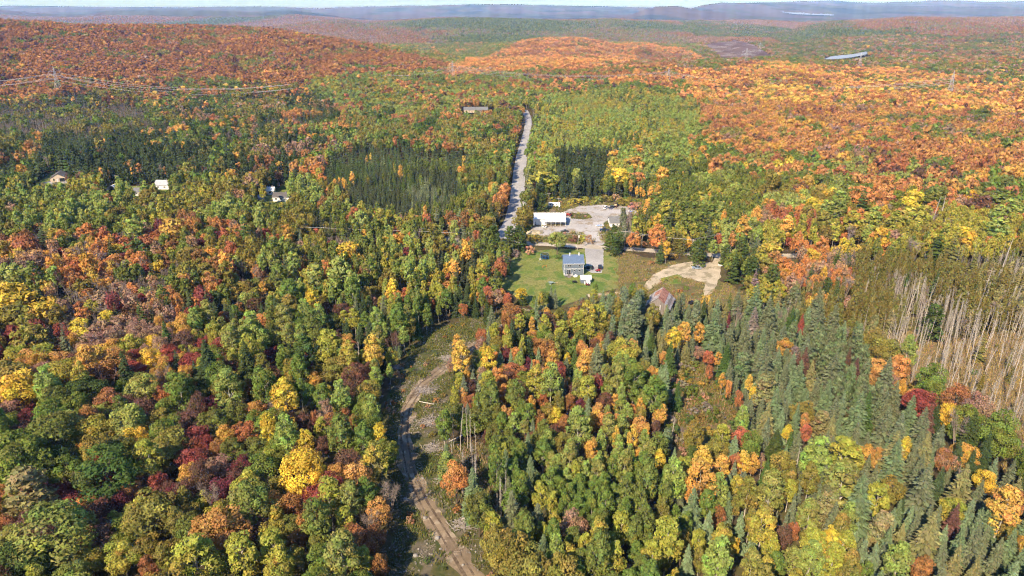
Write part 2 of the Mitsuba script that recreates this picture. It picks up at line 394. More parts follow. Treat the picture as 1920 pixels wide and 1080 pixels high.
GROUPS = {}
def tree_group(kind, code, lod, var, whole):
    """The key of a shapegroup: its entries are crown and trunk, or one mesh of both (WHOLE)."""
    key = f'proto_{kind}{code}_{lod}{var}{"w" if whole else ""}'
    if key not in GROUPS:
        c, t = tree_mesh(kind, code, lod, abs(hash_str(f'{kind}{code}{lod}{var}')))
        if whole:
            w = Soup()
            v = np.vstack([x for q in (t, c) for x in q.v]); cols = np.vstack([x for q in (t, c) for x in q.c])
            f, o = [], 0
            for q in (t, c):
                f += [x + o for x in q.f]; o += q.n
            scene[key] = {'type': 'shapegroup', 'tree': mikit.ply((v, np.vstack(f)), 'leaf_bsdf', color=cols.astype(np.float32))}
        else:
            g = {'type': 'shapegroup'}
            if t.n: g['trunk'] = t.ply('bark_bsdf')
            if c.n: g['crown' if kind not in 'BD' else 'branches'] = c.ply('leaf_bsdf' if kind not in 'BD' else 'bark_bsdf')
            scene[key] = g
        GROUPS[key] = True
    return key

def hash_str(s):
    h = 7
    for ch in s: h = (h * 131 + ord(ch)) % 1_000_003
    return h

def placed_at(x, y, z, rz, sx, sz, shx=0.0, shy=0.0):
    c, s = math.cos(rz), math.sin(rz)
    return T([[c * sx, -s * sx, 0, x], [s * sx, c * sx, 0, y], [0, 0, sz, z], [0, 0, 0, 1]])
# ---------------------------------------------------------------- what grows where
# stands: an outline (as seen in the photograph, carried over to the ground) and what grows in it: kind+colour:weight, then the crown width in metres
def stand(pts, mix, size=1.0, lift=9.0):
    P = np.array([at(px, py, lift)[:2] for px, py in pts])
    m = [(t.split(':')[0], float(t.split(':')[1])) for t in mix.split()]
    return P, m, size

DEFAULT = 'Mg:3 Mo:2 Al:2 Ay:1.5 MO:1 MR:.7 Ss:1 Mt:.6 Sk:.5'
STANDS = [
    # far hills
    ([(-80, 36), (140, 48), (500, 54), (700, 88), (900, 128), (830, 137), (560, 150), (400, 150), (200, 165), (-80, 165)], 'MR:7 MO:.5 Mo:1.5 Mt:.3 MG:.2 Mg:.6 Sk:.5 Bb:.6 Mm:.9', 1.05),
    ([(-80, 160), (200, 158), (560, 150), (600, 175), (420, 210), (-80, 205)], 'MR:2.5 MG:.5 Mo:1.8 Mg:1.2 Sk:3 MO:.5 Mm:.4 Bb:1.2', 1.0),
    ([(-80, 196), (190, 192), (330, 205), (345, 250), (180, 262), (-80, 262)], 'Bb:6 DD:.5 Mo:.6 Sk:.8 Mg:.4', .9),
    ([(330, 190), (560, 170), (640, 230), (560, 300), (330, 300), (240, 250)], 'Mo:1.8 Mg:1.2 Sk:6 Pk:1.5 MG:.3 MO:.5 Me:.5 Bb:2 Mt:.7 Md:1', .9),
    ([(-80, 255), (240, 250), (560, 290), (560, 345), (340, 345), (-80, 340)], 'Sk:7 Pk:4 Sd:1.5 Mo:1.2 Mg:.8 Md:.8 MG:.35 MR:.5 Mm:.4 MO:.3 Bb:.5', 1.1),
    ([(560, 150), (820, 132), (1000, 135), (990, 205), (720, 215), (620, 230)], 'Ml:2 Mg:2.4 Ay:1.8 Mo:1 MR:1 MO:.5 Me:.3 Mm:.4 Al:1', 1.0),
    ([(560, 230), (720, 205), (985, 215), (985, 300), (860, 300), (640, 290)], 'Mo:2 Mg:2 Al:1.2 Ao:1.4 MR:.6 MO:.4 Sk:1.8 Me:.2 Md:.6', .85),
    ([(585, 290), (690, 262), (870, 280), (905, 330), (890, 408), (700, 412), (630, 380)], 'Sk:9 Ss:.8 Sd:1.5 AG:.25 Ag:.8', .62),
    ([(860, 290), (985, 250), (975, 330), (940, 410), (880, 400)], 'Mo:1.6 Mg:1.6 Sd:1.2 Al:.8 MG:.4 Sk:.8', .75),
    ([(1000, 128), (1290, 132), (1300, 180), (1180, 170), (1000, 165)], 'MR:1.5 Mg:1.5 Mm:.6 MO:1 Mo:1', .95),
    ([(1000, 170), (1180, 165), (1290, 190), (1300, 330), (1200, 340), (1000, 320)], 'Ay:4 Al:4 Ag:.8 AG:.35 Ml:.8 My:.6 Ss:.3', .85),
    ([(1045, 285), (1140, 275), (1150, 370), (1050, 375)], 'Pk:5 Sk:2 Ag:.3', .8),
    ([(1260, 128), (1450, 116), (1700, 125), (2000, 160), (2000, 260), (1600, 250), (1300, 215)], 'MO:4.2 MG:2 MR:2.4 Mg:1 Mo:1.4 Me:.3 Bb:.7 Mt:.9 Mm:.3', 1.05),
    ([(1290, 215), (1600, 245), (2000, 255), (2000, 340), (1600, 320), (1330, 280)], 'MO:3.6 MR:1.6 Mg:1.3 Mo:1 MG:.8 Me:.6 Mt:.6 Bb:.35 Mm:.3', 1.0),
    ([(1300, 270), (1600, 300), (2000, 320), (2000, 410), (1500, 400), (1320, 400)], 'Mg:3 Ml:2 Mo:1.6 MO:1.2 Me:.6 MY:.5 Mm:.3 MG:.6', 1.0),
    ([(1150, 320), (1330, 290), (1400, 400), (1380, 445), (1180, 400)], 'Ag:2.6 Ay:1.4 Al:1.4 Sd:.9 AG:.5 Mo:.8 Ss:.6', .85),
    ([(1400, 395), (1650, 380), (2000, 400), (2000, 470), (1700, 500), (1440, 465)], 'Ay:2.2 MY:.4 MO:1.3 Mo:1.3 Ag:1.2 Bb:1.2 Me:.5 Mt:.6', .8),
    ([(1500, 470), (1700, 490), (2000, 455), (2000, 600), (1800, 660), (1560, 660), (1480, 560)], 'Pa:3 Pw:2.6 Sa:1.2 Sw:1 Bb:1 DD:2.2 DF:1 Kw:1.2 DD:2 Sd:.4', .66),
    ([(1470, 450), (1640, 470), (1620, 540), (1440, 520)], 'MO:1.3 Bb:1 Sd:1 Mt:.6 AY:.4', .7),
    # the hills beyond
    ([(-80, 36), (140, 48), (500, 54), (640, 66)], 'MR:7 MO:.5 Mo:1.4 Mt:.3 Mg:.6 Bb:.6 Mm:.8', 1.05),
    ([(820, 140), (930, 92), (1010, 70), (1090, 68), (1160, 84), (1230, 84), (1310, 110), (1330, 132), (1000, 132)], 'MO:5 MR:3 Mt:.8 Mg:.5 Mo:.6', 1.1),
    ([(1180, 100), (1260, 96), (1330, 132), (1180, 128)], 'Mt:2 MR:1.2 Bb:3 Mo:1', 1.1),
    ([(1290, 70), (1420, 76), (1550, 110), (1640, 122), (1440, 118), (1300, 128)], 'Mo:2.2 Mg:1.8 Sk:1.8 MR:.8 Mt:1 Bb:1', 1.1),
    ([(1540, 40), (1920, 30), (2100, 80), (1920, 152), (1640, 126)], 'MR:1.6 Mt:1.6 Mo:2 Mg:1.6 Sk:1.6 MG:.4 Bb:2', 1.1),
    ([(1300, 60), (1560, 60), (1560, 108), (1440, 100), (1320, 84)], 'Mo:2 Mg:2 Sk:2.5 MR:.6 Mt:.8', 1.1),
    # near woods
    ([(-80, 335), (560, 345), (660, 400), (660, 440), (480, 440), (-80, 425)], 'Al:2.4 Ay:1.4 Mg:2.6 Mo:1.6 Sk:.5 Mt:.3 MR:.3', .95),
    ([(-80, 415), (500, 430), (560, 520), (330, 560), (-80, 560)], 'MO:1.5 MR:1.1 Mt:1 Me:.8 Bb:1.3 MG:.8 Mo:1 Mg:.9 Mc:.5 Sk:.8', .9),
    ([(480, 425), (700, 400), (930, 430), (960, 570), (700, 610), (480, 520)], 'Mo:1.6 Ag:1.4 Al:1.2 Ay:.9 Sk:1.5 Ss:.5 MO:.5 Me:.6 Mt:.5 Bb:.4', .72),
    ([(-80, 550), (330, 545), (420, 640), (400, 740), (-80, 740)], 'MG:1.4 MO:1.3 Mt:1.2 MR:1 Mr:.7 MY:.6 My:.6 Bb:.7 Sk:.6 Mo:.6', .85),
    ([(330, 545), (560, 510), (760, 610), (740, 720), (400, 720)], 'Mg:2.4 Al:1.2 Mo:1 Sk:.9 Sd:.6 Mr:.7 Mm:.6 MO:.3 My:.5', .85),
    ([(-80, 720), (420, 700), (740, 700), (740, 1180), (-80, 1180)], 'Mg:3 Ml:1.4 My:1 Mo:1.2 Mr:.8 Mm:.9 MO:.5 MG:.4 Ay:.6 MR:.5', 1.1),
    ([(740, 930), (1240, 1020), (1240, 1180), (740, 1180)], 'Ag:1.4 Al:1.8 Mo:1.2 Su:1.2 Ss:1 AG:.5 Ay:.6', 1.0),
    ([(860, 600), (1000, 570), (1200, 590), (1240, 820), (860, 830)], 'Mg:1.1 Al:1 Mo:1.2 MO:.8 MR:.6 Mr:.4 Mm:.5 AG:.8 Su:1 Ay:1', .72),
    ([(1060, 560), (1210, 560), (1300, 600), (1240, 680), (1100, 620)], 'Pu:2 Ss:1.4 Ao:1.4 Su:1 Mo:.8', .8),
    ([(1200, 590), (1480, 540), (1640, 660), (1760, 840), (1520, 850), (1200, 660)], 'Ss:5 Sw:1.4 Su:1 Ps:.7 Sd:.8 MO:.04 Sm:.08 DD:.25', .85),
    ([(1240, 850), (1560, 830), (1660, 1180), (1240, 1180)], 'Al:1.6 Ay:1.6 Ao:1.2 Su:1.2 Ss:1 AG:.4 Ag:.8', .95),
    ([(1560, 830), (1740, 790), (2000, 900), (2000, 1180), (1640, 1180)], 'Ss:4 Su:2.2 Sk:.8 Sw:.6 Mo:.3', .9),
    ([(830, 830), (1240, 820), (1240, 1030), (940, 1040)], 'Al:4 Ay:2 Ag:1.2 Ao:.6 AG:.15 Ss:.5 Mt:.15', .9),
]
STANDS = [stand(*s) for s in STANDS]

# open ground, roads and yards: nothing of the woods grows there
LAWN = [(938, 532), (968, 474), (1046, 466), (1092, 468), (1096, 462), (1158, 476), (1160, 540), (1090, 560), (1060, 572), (1003, 582), (985, 566), (948, 545)]
MEADOW = [(1152, 470), (1240, 488), (1290, 494), (1345, 520), (1400, 560), (1340, 590), (1290, 600), (1240, 602), (1180, 575), (1060, 576), (1100, 560), (1160, 545)]
GRAVEL = [(1228, 512), (1262, 496), (1300, 490), (1335, 492), (1340, 478), (1351, 478), (1352, 520), (1332, 556), (1318, 556), (1322, 530), (1296, 524), (1268, 516), (1240, 530), (1214, 544), (1206, 536)]
ROAD_UP = [(940, 447), (950, 434), (961, 415), (969, 380), (972, 345), (974, 322), (977, 300), (981, 275), (988, 250), (991, 232), (990, 220), (984, 207)]
CROSS = [(820, 448), (900, 452), (960, 455), (1050, 459), (1140, 465), (1200, 468), (1300, 477), (1400, 480), (1520, 479), (1600, 476)]
YARD = [(1052, 398), (1086, 386), (1130, 384), (1190, 388), (1196, 402), (1150, 408), (1132, 420), (1124, 440), (1136, 458), (1118, 464), (1092, 460), (1090, 436), (1060, 438), (1040, 442), (1005, 442), (994, 434), (1006, 424), (1058, 424), (1062, 412)]
SHOPYARD = [(985, 400), (1030, 376), (1200, 374), (1230, 392), (1210, 415), (1180, 440), (1180, 466), (1000, 456), (975, 440)]
TRACK = [(893, 1100), (838, 1010), (796, 945), (768, 880), (757, 820), (762, 768), (790, 722), (840, 684), (896, 646), (950, 610), (985, 580)]
CLEARING = [(700, 1100), (738, 1000), (730, 900), (712, 800), (735, 720), (765, 660), (820, 612), (920, 592), (985, 578), (1000, 590), (935, 630), (888, 660), (862, 720), (848, 800), (835, 860), (840, 930), (892, 1000), (928, 1100)]
LOTGAP = [(820, 830), (905, 830), (930, 900), (960, 985), (930, 1010), (880, 960), (835, 890)]
MARSH = [(1640, 640), (1720, 615), (1800, 640), (2000, 600), (2000, 930), (1890, 880), (1800, 800), (1720, 740), (1660, 700)]
SHRUBS = [(1255, 700), (1310, 680), (1350, 720), (1385, 790), (1380, 850), (1300, 860), (1240, 830), (1240, 760)]
CUTLINE = [(1318, 86), (1385, 76), (1462, 117), (1408, 122)]
RIVER = [(1544, 117), (1556, 112), (1600, 107), (1624, 102), (1626, 107), (1600, 113), (1562, 118)]
RIVERSIDE = [(1530, 124), (1545, 112), (1600, 105), (1624, 100), (1634, 112), (1610, 120), (1565, 125)]
LAKE = [(1462, 23.5), (1480, 25), (1502, 25.5), (1530, 28), (1560, 28.5), (1562, 31), (1520, 30), (1480, 27)]
LEFTYARDS = [[(60, 350), (98, 322), (130, 330), (128, 360), (80, 362)], [(470, 378), (505, 362), (545, 338), (560, 342), (545, 372), (530, 388)], [(192, 362), (225, 350), (330, 346), (330, 372), (240, 380)], [(865, 216), (930, 210), (935, 222), (870, 226)]]
def flat_or(pts): return np.array([at(*p)[:2] for p in pts])
OPEN = [flat_or(p) for p in [LAWN, MEADOW, GRAVEL, SHOPYARD, CLEARING, LOTGAP, MARSH, SHRUBS, CUTLINE, RIVERSIDE] + LEFTYARDS]

def strip(pts, w):
    """An outline w metres wide along a line on the ground, its edges a little ragged."""
    L = sg.LineString(flat_or(pts))
    L = sg.LineString(np.array([L.interpolate(t, normalized=True).coords[0] for t in np.linspace(0, 1, 60)]))
    c = np.array(L.coords)
    for _ in range(3):
        c[1:-1] = (c[:-2] + 2 * c[1:-1] + c[2:]) / 4
    return sg.LineString(c).buffer(w / 2, cap_style=2)

ROADS = {'road_up': strip(ROAD_UP, 6.2), 'cross': strip(CROSS, 5.6), 'track': strip(TRACK, 4.3)}
KEEP_OFF = [np.array(ROADS['road_up'].buffer(3.4).exterior.coords), np.array(ROADS['cross'].buffer(2.6).exterior.coords)]

def open_ground(x, y):
    res = np.zeros(np.shape(x), bool)
    for p in OPEN + KEEP_OFF:
        res |= inside(p, x, y)
    return res

# single trees read off the photograph: pieces of it as (left, top, enlargement), then centre x, y and width of each crown, kind, colour
TILES = {
(0, 840, 4.465): """160 80 330Mg 420 130 230Md 700 40 90MG 560 190 200Mg 880 190 400Md 600 100 150Mg 610 310 110Bb 30 210 110Me 90 290 110Mg 30 400 120MR 270 450 370Pw 60 650 130MR 120 760 180Ml 470 720 430Ml
220 950 300Md 40 930 120My 590 540 110Mc 800 560 230Mm 830 760 250Mm 1000 470 170Mc 1080 390 170MO 1260 560 320Mo 1060 670 220My 980 850 200My 760 930 200My 1030 930 210My 1230 860 200Mo 1250 100 180Ay 1430 80 200Mo
1190 300 130Mm 1320 290 150Mr 1450 400 100Mc 1600 100 200Mr 1590 240 170MG 1540 450 130Ao 1480 620 150Ao 1640 950 330Ay 1240 1010 110Me 1380 930 130Ao""",
(380, 840, 4.465): """140 700 370MO 130 160 170Mt 330 170 190Mc 150 360 200Mc 90 430 170Bb 380 480 330Ml 450 680 210Mm 620 590 120Ay 500 180 230Mg 690 80 170Mg 540 320 110Bb 840 210 340MY 650 330 170Mo 760 470 180MR 900 410 130Mr 1060 420 200Ay
1230 440 190Al 1190 610 150Ay 950 620 220Ag 760 670 190Mg 800 780 140MR 980 780 200Mg 590 850 200Ay 330 900 220Ay 180 960 150Mg 760 940 200Mo 1170 900 280Al 1350 950 150Ay 1370 400 170Ag 1210 150 260Mm 1450 130 200Ay 1480 240 170Sw
1560 420 190Bb 1410 640 160Bb 1430 750 170MR 1480 980 150MR""",
(0, 620, 4.465): """50 100 110Mt 270 60 200Mo 180 40 130MG 390 60 110Bb 480 110 90MR 670 60 150MY 560 160 110Ss 140 210 150My 260 240 160MO 360 210 170My 490 260 150MO 40 300 100Mr 360 360 180Mt 560 350 220My 620 260 150Mm 770 130 200Mt
730 270 150AG 830 250 110AG 950 170 170MG 950 260 220MO 1070 130 170My 1020 240 110Mc 1130 220 130Mr 1280 110 130MY 1250 240 160MY 1400 80 110Sd 1540 90 180Mm 1620 180 110My 1420 200 160Mr 1620 260 180Mr 1490 300 90Sk 1640 370 70Sk
1060 380 150Sk 900 420 240Bm 90 410 260Mo 170 500 260MY 270 570 120MY 400 470 160Al 540 460 130MR 580 570 180Mo 740 510 240Md 1200 480 210Ml 1370 520 140Me 1510 500 200Ag 890 600 200Me 60 660 170Mt 180 650 140Mc 250 740 130Mc 210 860 190Mm
420 720 230Mg 60 850 170Mg 590 820 220Ml 430 890 300Mg 150 1000 260Mg 800 850 230My 870 700 160Ml 1070 760 250Ml 1010 650 110Ag 1190 650 180Mm 1340 740 180Mo 1460 770 130Mg 1130 890 180MY 1590 740 180Mm 1410 950 260Mo 1210 1000 150Ml
1000 1000 200Mg 1640 910 200Mr 690 1020 80MG""",
(380, 620, 4.465): """50 310 220Sk 40 100 110Mr 160 130 150Mr 240 80 160Al 400 40 220Ml 570 60 160Ml 720 40 120Al 820 50 110Al 950 60 180Mg 1110 40 100Mm 380 170 150Ay 370 290 170Sd 500 300 110Ao 560 210 130Mc 640 170 90Mr 230 310 140Mm 600 350 100Mm
690 250 140Ag 850 190 170Ad 810 330 150Ag 1050 150 220Ay 1210 90 110MG 1250 150 110Me 1430 190 160AG 1370 400 160Me 1300 230 70DD 1120 330 230Mo 1230 240 160Ay 960 330 110Mo 940 420 120MG 220 500 190Al 520 460 180Ag 470 540 110Al
370 480 90MR 60 620 150Mc 690 570 200AY 680 680 190Mt 820 500 110Ag 900 560 130Ag 1000 560 140Ag 1160 570 160Al 90 760 200Mg 260 700 180Mg 440 670 150MO 560 620 120Bb 430 760 140Mg 350 850 170Me 200 880 150MG 240 990 160Mg 30 950 90Mr
120 990 120MR 560 830 160AY 700 880 180Al 750 820 100AY 860 940 130AY 470 980 180Mg 620 960 170Mg 770 1020 100MO 1030 690 130At 1190 690 90AR 1260 780 90MR 940 740 60Me 840 760 120Mm 1150 880 220Ag 990 830 120Ay 930 870 100Bm
1000 960 120Mm 1300 640 130Mg 1410 680 150Al 1340 920 170Ag 1480 900 150AY 1600 1010 80Ay 1610 120 170Bm 1470 60 120Al""",
(820, 580, 4.465): """455 120 110Ss 370 220 110Me 360 290 90Mt 550 210 120MO 430 270 60Su 510 290 130Mo 420 430 140AY 570 370 90Mc 690 110 90Ay 625 210 90Sk 680 270 120Pk 755 130 50Sk 830 90 110Su 800 220 100MG 760 350 140Pk 900 130 100Ay 985 90 70Ay
1040 190 120Ay 970 190 50DD 910 340 200MR 1070 120 70Sk 820 290 70MR 965 460 120AG 650 380 100MO 690 440 90Al 615 440 60Su 760 460 80Mc 550 510 80Mo 440 510 50Su 290 520 70Su 200 420 160AG 170 290 90AG 110 470 60Mt 380 550 110Mt
190 600 90Ay 250 560 60MG 650 530 170Me 550 620 100MO 560 710 110MO 790 510 50Su 850 520 100Mt 1090 420 70AY 1080 530 90Su 1150 450 90Sd 1190 250 90Ag 1130 330 100Ag 1170 120 120Ay 1250 60 150Ay 1350 60 130Ay 1280 190 100Ay 1430 120 90Ao
1500 130 70Ao 1350 260 100MO 1240 460 150AG 1330 510 190Ss 1420 320 100Su 1560 370 230My 1460 520 110Mm 1440 410 90Mo 1260 680 150Ay 1390 780 150Mm 1490 780 80AG 950 620 180Al 820 620 170Ay 430 640 150Ay 270 650 110Mm 210 740 80MO
290 790 130MR 440 740 170Ag 650 730 160Ag 640 590 50Su 880 750 110Me 1010 790 110Ao 1090 640 70MO 1130 690 110Mm 1100 780 110MR 1200 820 90Mc 1260 860 80Su 1190 910 50Su 1110 930 40Su 1330 930 110AG 1430 1010 150Al 1540 1000 130Al
1180 1010 200Al 1210 960 70Mr 1060 960 90MR 930 880 160Mo 990 900 100AY 760 890 130Ag 640 960 110Al 730 1000 90Al 890 1010 110Ag 620 900 70AY 480 900 180Mg 350 930 200Mg 540 950 110Ag 790 800 80MG 1650 580 180Ag 1690 400 50Su 1780 330 90Sd
1780 560 110MO 1580 710 60MO 1790 760 150Mg 1670 720 110Mg 1860 590 80Su 1630 190 230Ps 1640 80 200Pu 1560 240 70Su 1810 60 130Mo 1700 890 100Ao 1850 890 100AG 1590 970 50AO 1830 1000 80Mm""",
(1220, 840, 4.465): """70 110 110AY 190 130 80Su 340 90 140Pd 430 130 150AG 590 170 130AG 710 130 110Me 770 130 110AG 850 140 100AG 180 280 200Al 280 180 130Ay 410 300 230AG 560 380 170Al 690 230 70Su 1080 150 230Mo 930 130 60At 1230 110 60DD 960 240 100Sd
810 400 160Ao 1000 370 200Al 720 330 120Ay 1160 370 110Ay 340 560 180Ss 240 460 90Ss 90 560 140Ao 140 780 240Ay 260 820 160Mo 470 720 140Su 560 570 110MR 640 520 100Ss 700 500 90Ao 740 700 110Su 930 680 200Ay 590 800 180Ay 560 960 220Al
690 830 100AY 300 980 120Su 100 950 130Ao 1000 860 130Ay 860 760 70Su 1110 740 110Mm 1190 710 70Me 1130 640 50Su 1190 500 60Su 1040 650 50Su 850 970 150Al 1040 1000 150Ag 1180 950 140Al""",
(1490, 840, 4.465): """180 110 220Al 420 100 230Ay 400 290 260Al 30 330 70Su 230 310 130Su 270 500 230Pw 120 580 170Al 520 500 220Ss 600 60 140MG 690 130 80AO 600 190 80Ss 820 160 170Ss 1020 60 150Ss 910 30 110AY 1130 150 70Ss 690 440 160Ay 820 360 170Mo
1060 400 200Ss 1030 240 130Ss 1200 320 100Sk 1380 370 170Sw 1380 230 100Bb 1260 110 130Mt 1420 60 170MG 1470 150 80Sk 1550 120 80Sk 1590 280 130MY 1750 520 190AG 1800 240 80Ss 1850 450 120MR 1320 530 170My 1320 640 110Sm 1450 590 100Su
1530 660 90Su 1620 640 130Ss 950 640 90Su 1000 700 100Ss 860 560 70Ss 890 530 60Sk 720 720 220Pw 500 740 80Su 870 800 110Sw 1100 800 200Sw 1230 800 90Su 1360 850 120Ss 1490 850 140Ss 1780 880 130Ss 1680 930 110Ss 1880 990 110Ss
1780 700 110Mo 150 820 170Ay 290 800 150AY 400 830 150Ay 130 960 180Al 320 970 180Ay 240 1030 80Su 650 960 110Su 560 920 110Su 730 930 80Su 860 990 190Al 1070 1020 150MR 1210 970 120Ss 1330 1000 120Sw 600 1040 90Ag 1500 1050 80Sw 1890 830 70MG""",
(1200, 580, 4.1535): """100 60 110Ao 260 240 110AY 340 200 110AG 460 190 90AG 570 180 150Ss 490 50 70Sd 690 250 110Ss 690 90 40Sc 750 60 90Bb 880 130 110Sb 820 270 130Ss 990 100 160Ss 1170 130 110Sd 1250 150 70Sr 1130 300 130MG 1200 370 100Pb 1100 90 90Bb
1290 330 90Su 1380 130 150Ss 1500 130 130Ss 1480 270 100Ss 90 300 90Sd 230 400 110Sd 190 560 110Su 180 380 70MO 100 510 120MG 460 340 80Mt 530 380 80Me 610 390 60AG 540 490 60Me 360 480 90Ko 670 400 100Sd 790 480 170Ps 960 460 160Ss
1110 580 90Ss 1320 560 110Sw 1230 570 130Ss 1500 500 130Ss 1180 470 90Su 640 560 50AG 690 620 50MO 850 580 60AG 880 660 60AY 770 700 60Me 970 660 210Pw 1150 680 80Su 1270 810 160Mo 1280 870 60AO 850 830 100Ss 1040 800 150Ss 980 900 130Sw
1090 920 100Su 980 970 80Su 790 1010 150Me 1150 970 80AY 1200 940 80Ss 1290 970 80Me 1400 920 160Pw 1480 970 100Sw 1570 760 70Su 1690 850 160Ss 400 640 110Kg 290 680 80Sd 120 680 180Ag 160 820 100AG 120 920 70Mm 250 950 60DD 340 960 60Bb
210 1010 110Pu 560 800 90Kg""",
(1640, 560, 3.176): """150 530 60MG 200 530 70Ko 260 610 150Mr 330 650 60Mm 450 700 120MY 510 800 120Bb 190 900 80MY 530 920 120MG 420 960 110MR 560 830 110Sd 310 750 80Sm 60 500 110Ss 110 620 90Ss 200 720 100Ss 270 800 110Ss 60 780 100Ss 140 800 80Su 480 960 80Sk 650 930 90Sk
20 950 60MO 100 960 130Sw 280 950 100Sw 380 860 70Su 340 150 130Pd 590 440 40Kd""",
(960, 270, 4.8): """280 320 240My 460 340 100Sk 580 300 100Al 580 400 100Sk 730 340 95Pk 800 320 95Pk 770 250 90Pk 690 260 85Pk 770 400 100Pk 400 120 90Pk 460 100 90Pk 520 130 90Pk 430 190 85Pk 500 200 90Pk 660 110 90Pk 720 120 90Pk 780 160 90Pk 580 90 85Pk 620 200 85Pk 720 190 85Pk 970 300 170AY 880 210 60AY 1040 330 90My 960 390 70Sk 1130 320 130MO 1180 280 60Mr 1100 190 170MG 920 110 110MG 1240 280 60Me
1350 290 130AG 1220 350 110Sd 1140 50 100MG 1290 540 130Ag 1210 690 80Sk 1260 700 60AO 1310 720 90AY 1420 700 120Sk 1380 600 120Ay 1530 610 130Ag 1650 620 150Ag 1790 620 150Ag 1580 700 130Ag 1710 690 150Ag 1860 640 100Al 1000 640 80Ps
880 880 115Pd 960 890 120Pd 920 820 105Pd 930 930 110Pd 410 860 160Ml 1060 870 70Me 1070 740 100Bb 1190 900 50KO 1390 850 80Ay 1340 970 80Sd 1470 920 95Pa 1530 930 100Pa 1500 870 90Pa 1590 890 60AG 1640 960 100Pd 1700 970 100Pd 1680 920 80Pd 1460 1010 60KG 1390 950 80AY 1800 860 80Sd 1870 850 90Me 1750 130 100MO 1840 200 140MO 1720 60 100MG
1890 470 70MO 1690 480 120My 1770 480 80MG 60 860 150Pd 270 530 110Pd 110 640 150Mo 60 700 100Mo 430 460 100Ko 560 520 110Ky 760 500 100Kl 650 500 90Ky 420 1010 60Kd 160 960 100Kt 30 990 80Kb 700 860 90Kt 560 860 80Km 200 860 110Ko 640 850 80Ky
330 480 90Ky 860 490 100Ko 930 480 90Kt 1130 640 110Ko 1180 600 90Ko 1100 560 110Kt 1040 530 110Ko 1000 720 110Ps 1060 690 90Pb 1010 790 100Ss""",
(1300, 380, 4.908): """50 470 150Pd 300 490 120Pd 440 450 150Pd 380 600 110Sd 530 650 180Pd 470 520 100Pd 720 730 180Pd 560 470 80Sd 700 460 190My 740 320 110Ay 460 230 110AG 250 330 90Me 355 340 70AO 130 110 180Ag 250 130 90Ag 580 130 100AG 860 230 110AG
970 230 80MR 830 560 120MO 1080 490 120MY 1150 510 60MG 1370 450 100MY 1510 450 100MG 1740 470 60MO 1040 620 80MO 860 660 90MG 930 650 60Mt 1280 660 90Me 1430 640 50Me 1170 690 70KG 1050 880 60MR 1070 920 70MG 1140 880 60MG 1220 890 80MG
1420 920 90Mt 920 920 170Ps 780 920 90Sw 670 630 60Mt 980 760 90Bb 1400 790 170Bb 1230 790 110Pd 1310 860 90Sd 130 900 120KG 90 1010 70Sk 560 760 100Sb 400 960 120Ss 560 960 170Ss 330 940 70Sd 210 1020 100Su 700 1010 110Sd 1130 1000 170Ss
1460 180 140Ay 1340 100 110Al 1220 80 110Al 1200 190 140Ao 1300 270 100Ay 1660 140 120Al 1620 200 130Ay 1720 340 120AY 1610 300 90Al 1050 100 100Ao 1060 280 50MO 880 360 50Mr 1150 310 60Mt 1260 340 60Mt 1350 330 70Me 1440 290 150Bb 410 110 50MG""",
(640, 400, 4.908): """360 60 120Ay 180 70 130Al 50 90 80MR 110 170 60MG 210 210 70AG 320 280 80Mr 400 270 110MY 510 160 70Me 530 250 140MG 620 370 130Mc 700 200 110Bb 760 370 80Me 850 220 140Ao 900 160 60Al 1040 150 100Al 960 180 50KO 80 370 200MY 20 300 60Mr
100 300 110Bb 360 420 70Sk 430 420 60AY 520 430 130Mo 690 460 120Mo 860 370 90Ao 930 300 100Ao 1010 380 90Ao 1090 400 80Ao 1150 360 110AG 1130 280 60MG 1200 300 70Ao 1210 490 110Sk 1290 410 80Sk 1410 430 120Pd 1520 450 90Sd 1430 290 130Pd
1400 230 150Pd 1550 250 160Pd 1670 260 100Pd 1340 100 170Mo 1600 360 80Kb 1290 540 120Ay 1400 540 110MR 1300 680 100Ag 1390 670 90Ag 1660 640 120AY 1670 720 90Sd 1490 760 60AG 1200 790 60AY 1260 780 60AG 1040 520 110AG 970 520 70AY
970 690 130MO 1070 670 50MO 980 600 60Me 1110 640 60Sk 1160 660 50Sk 1060 600 80Sk 830 600 120MY 800 620 80Mc 800 700 120MG 680 650 120Ag 590 730 80Me 560 860 100Mr 650 590 70MO 570 610 60AY 470 690 100AY 430 760 60AY 330 650 110MG
270 540 150Ag 210 640 110Ag 100 650 140Al 100 720 150Ag 30 560 100Ag 540 530 120Ag 830 840 70Me 750 850 80MR 960 800 110Ag 1050 840 80Sk 870 830 50Ao 1340 900 80Sd 1380 1000 110Sd 520 980 170Ag 690 1030 90Sd 330 1000 140Al 220 990 100Ag
120 970 110Ay 30 970 90Ay 1710 1030 40Sk 110 530 60Me""",
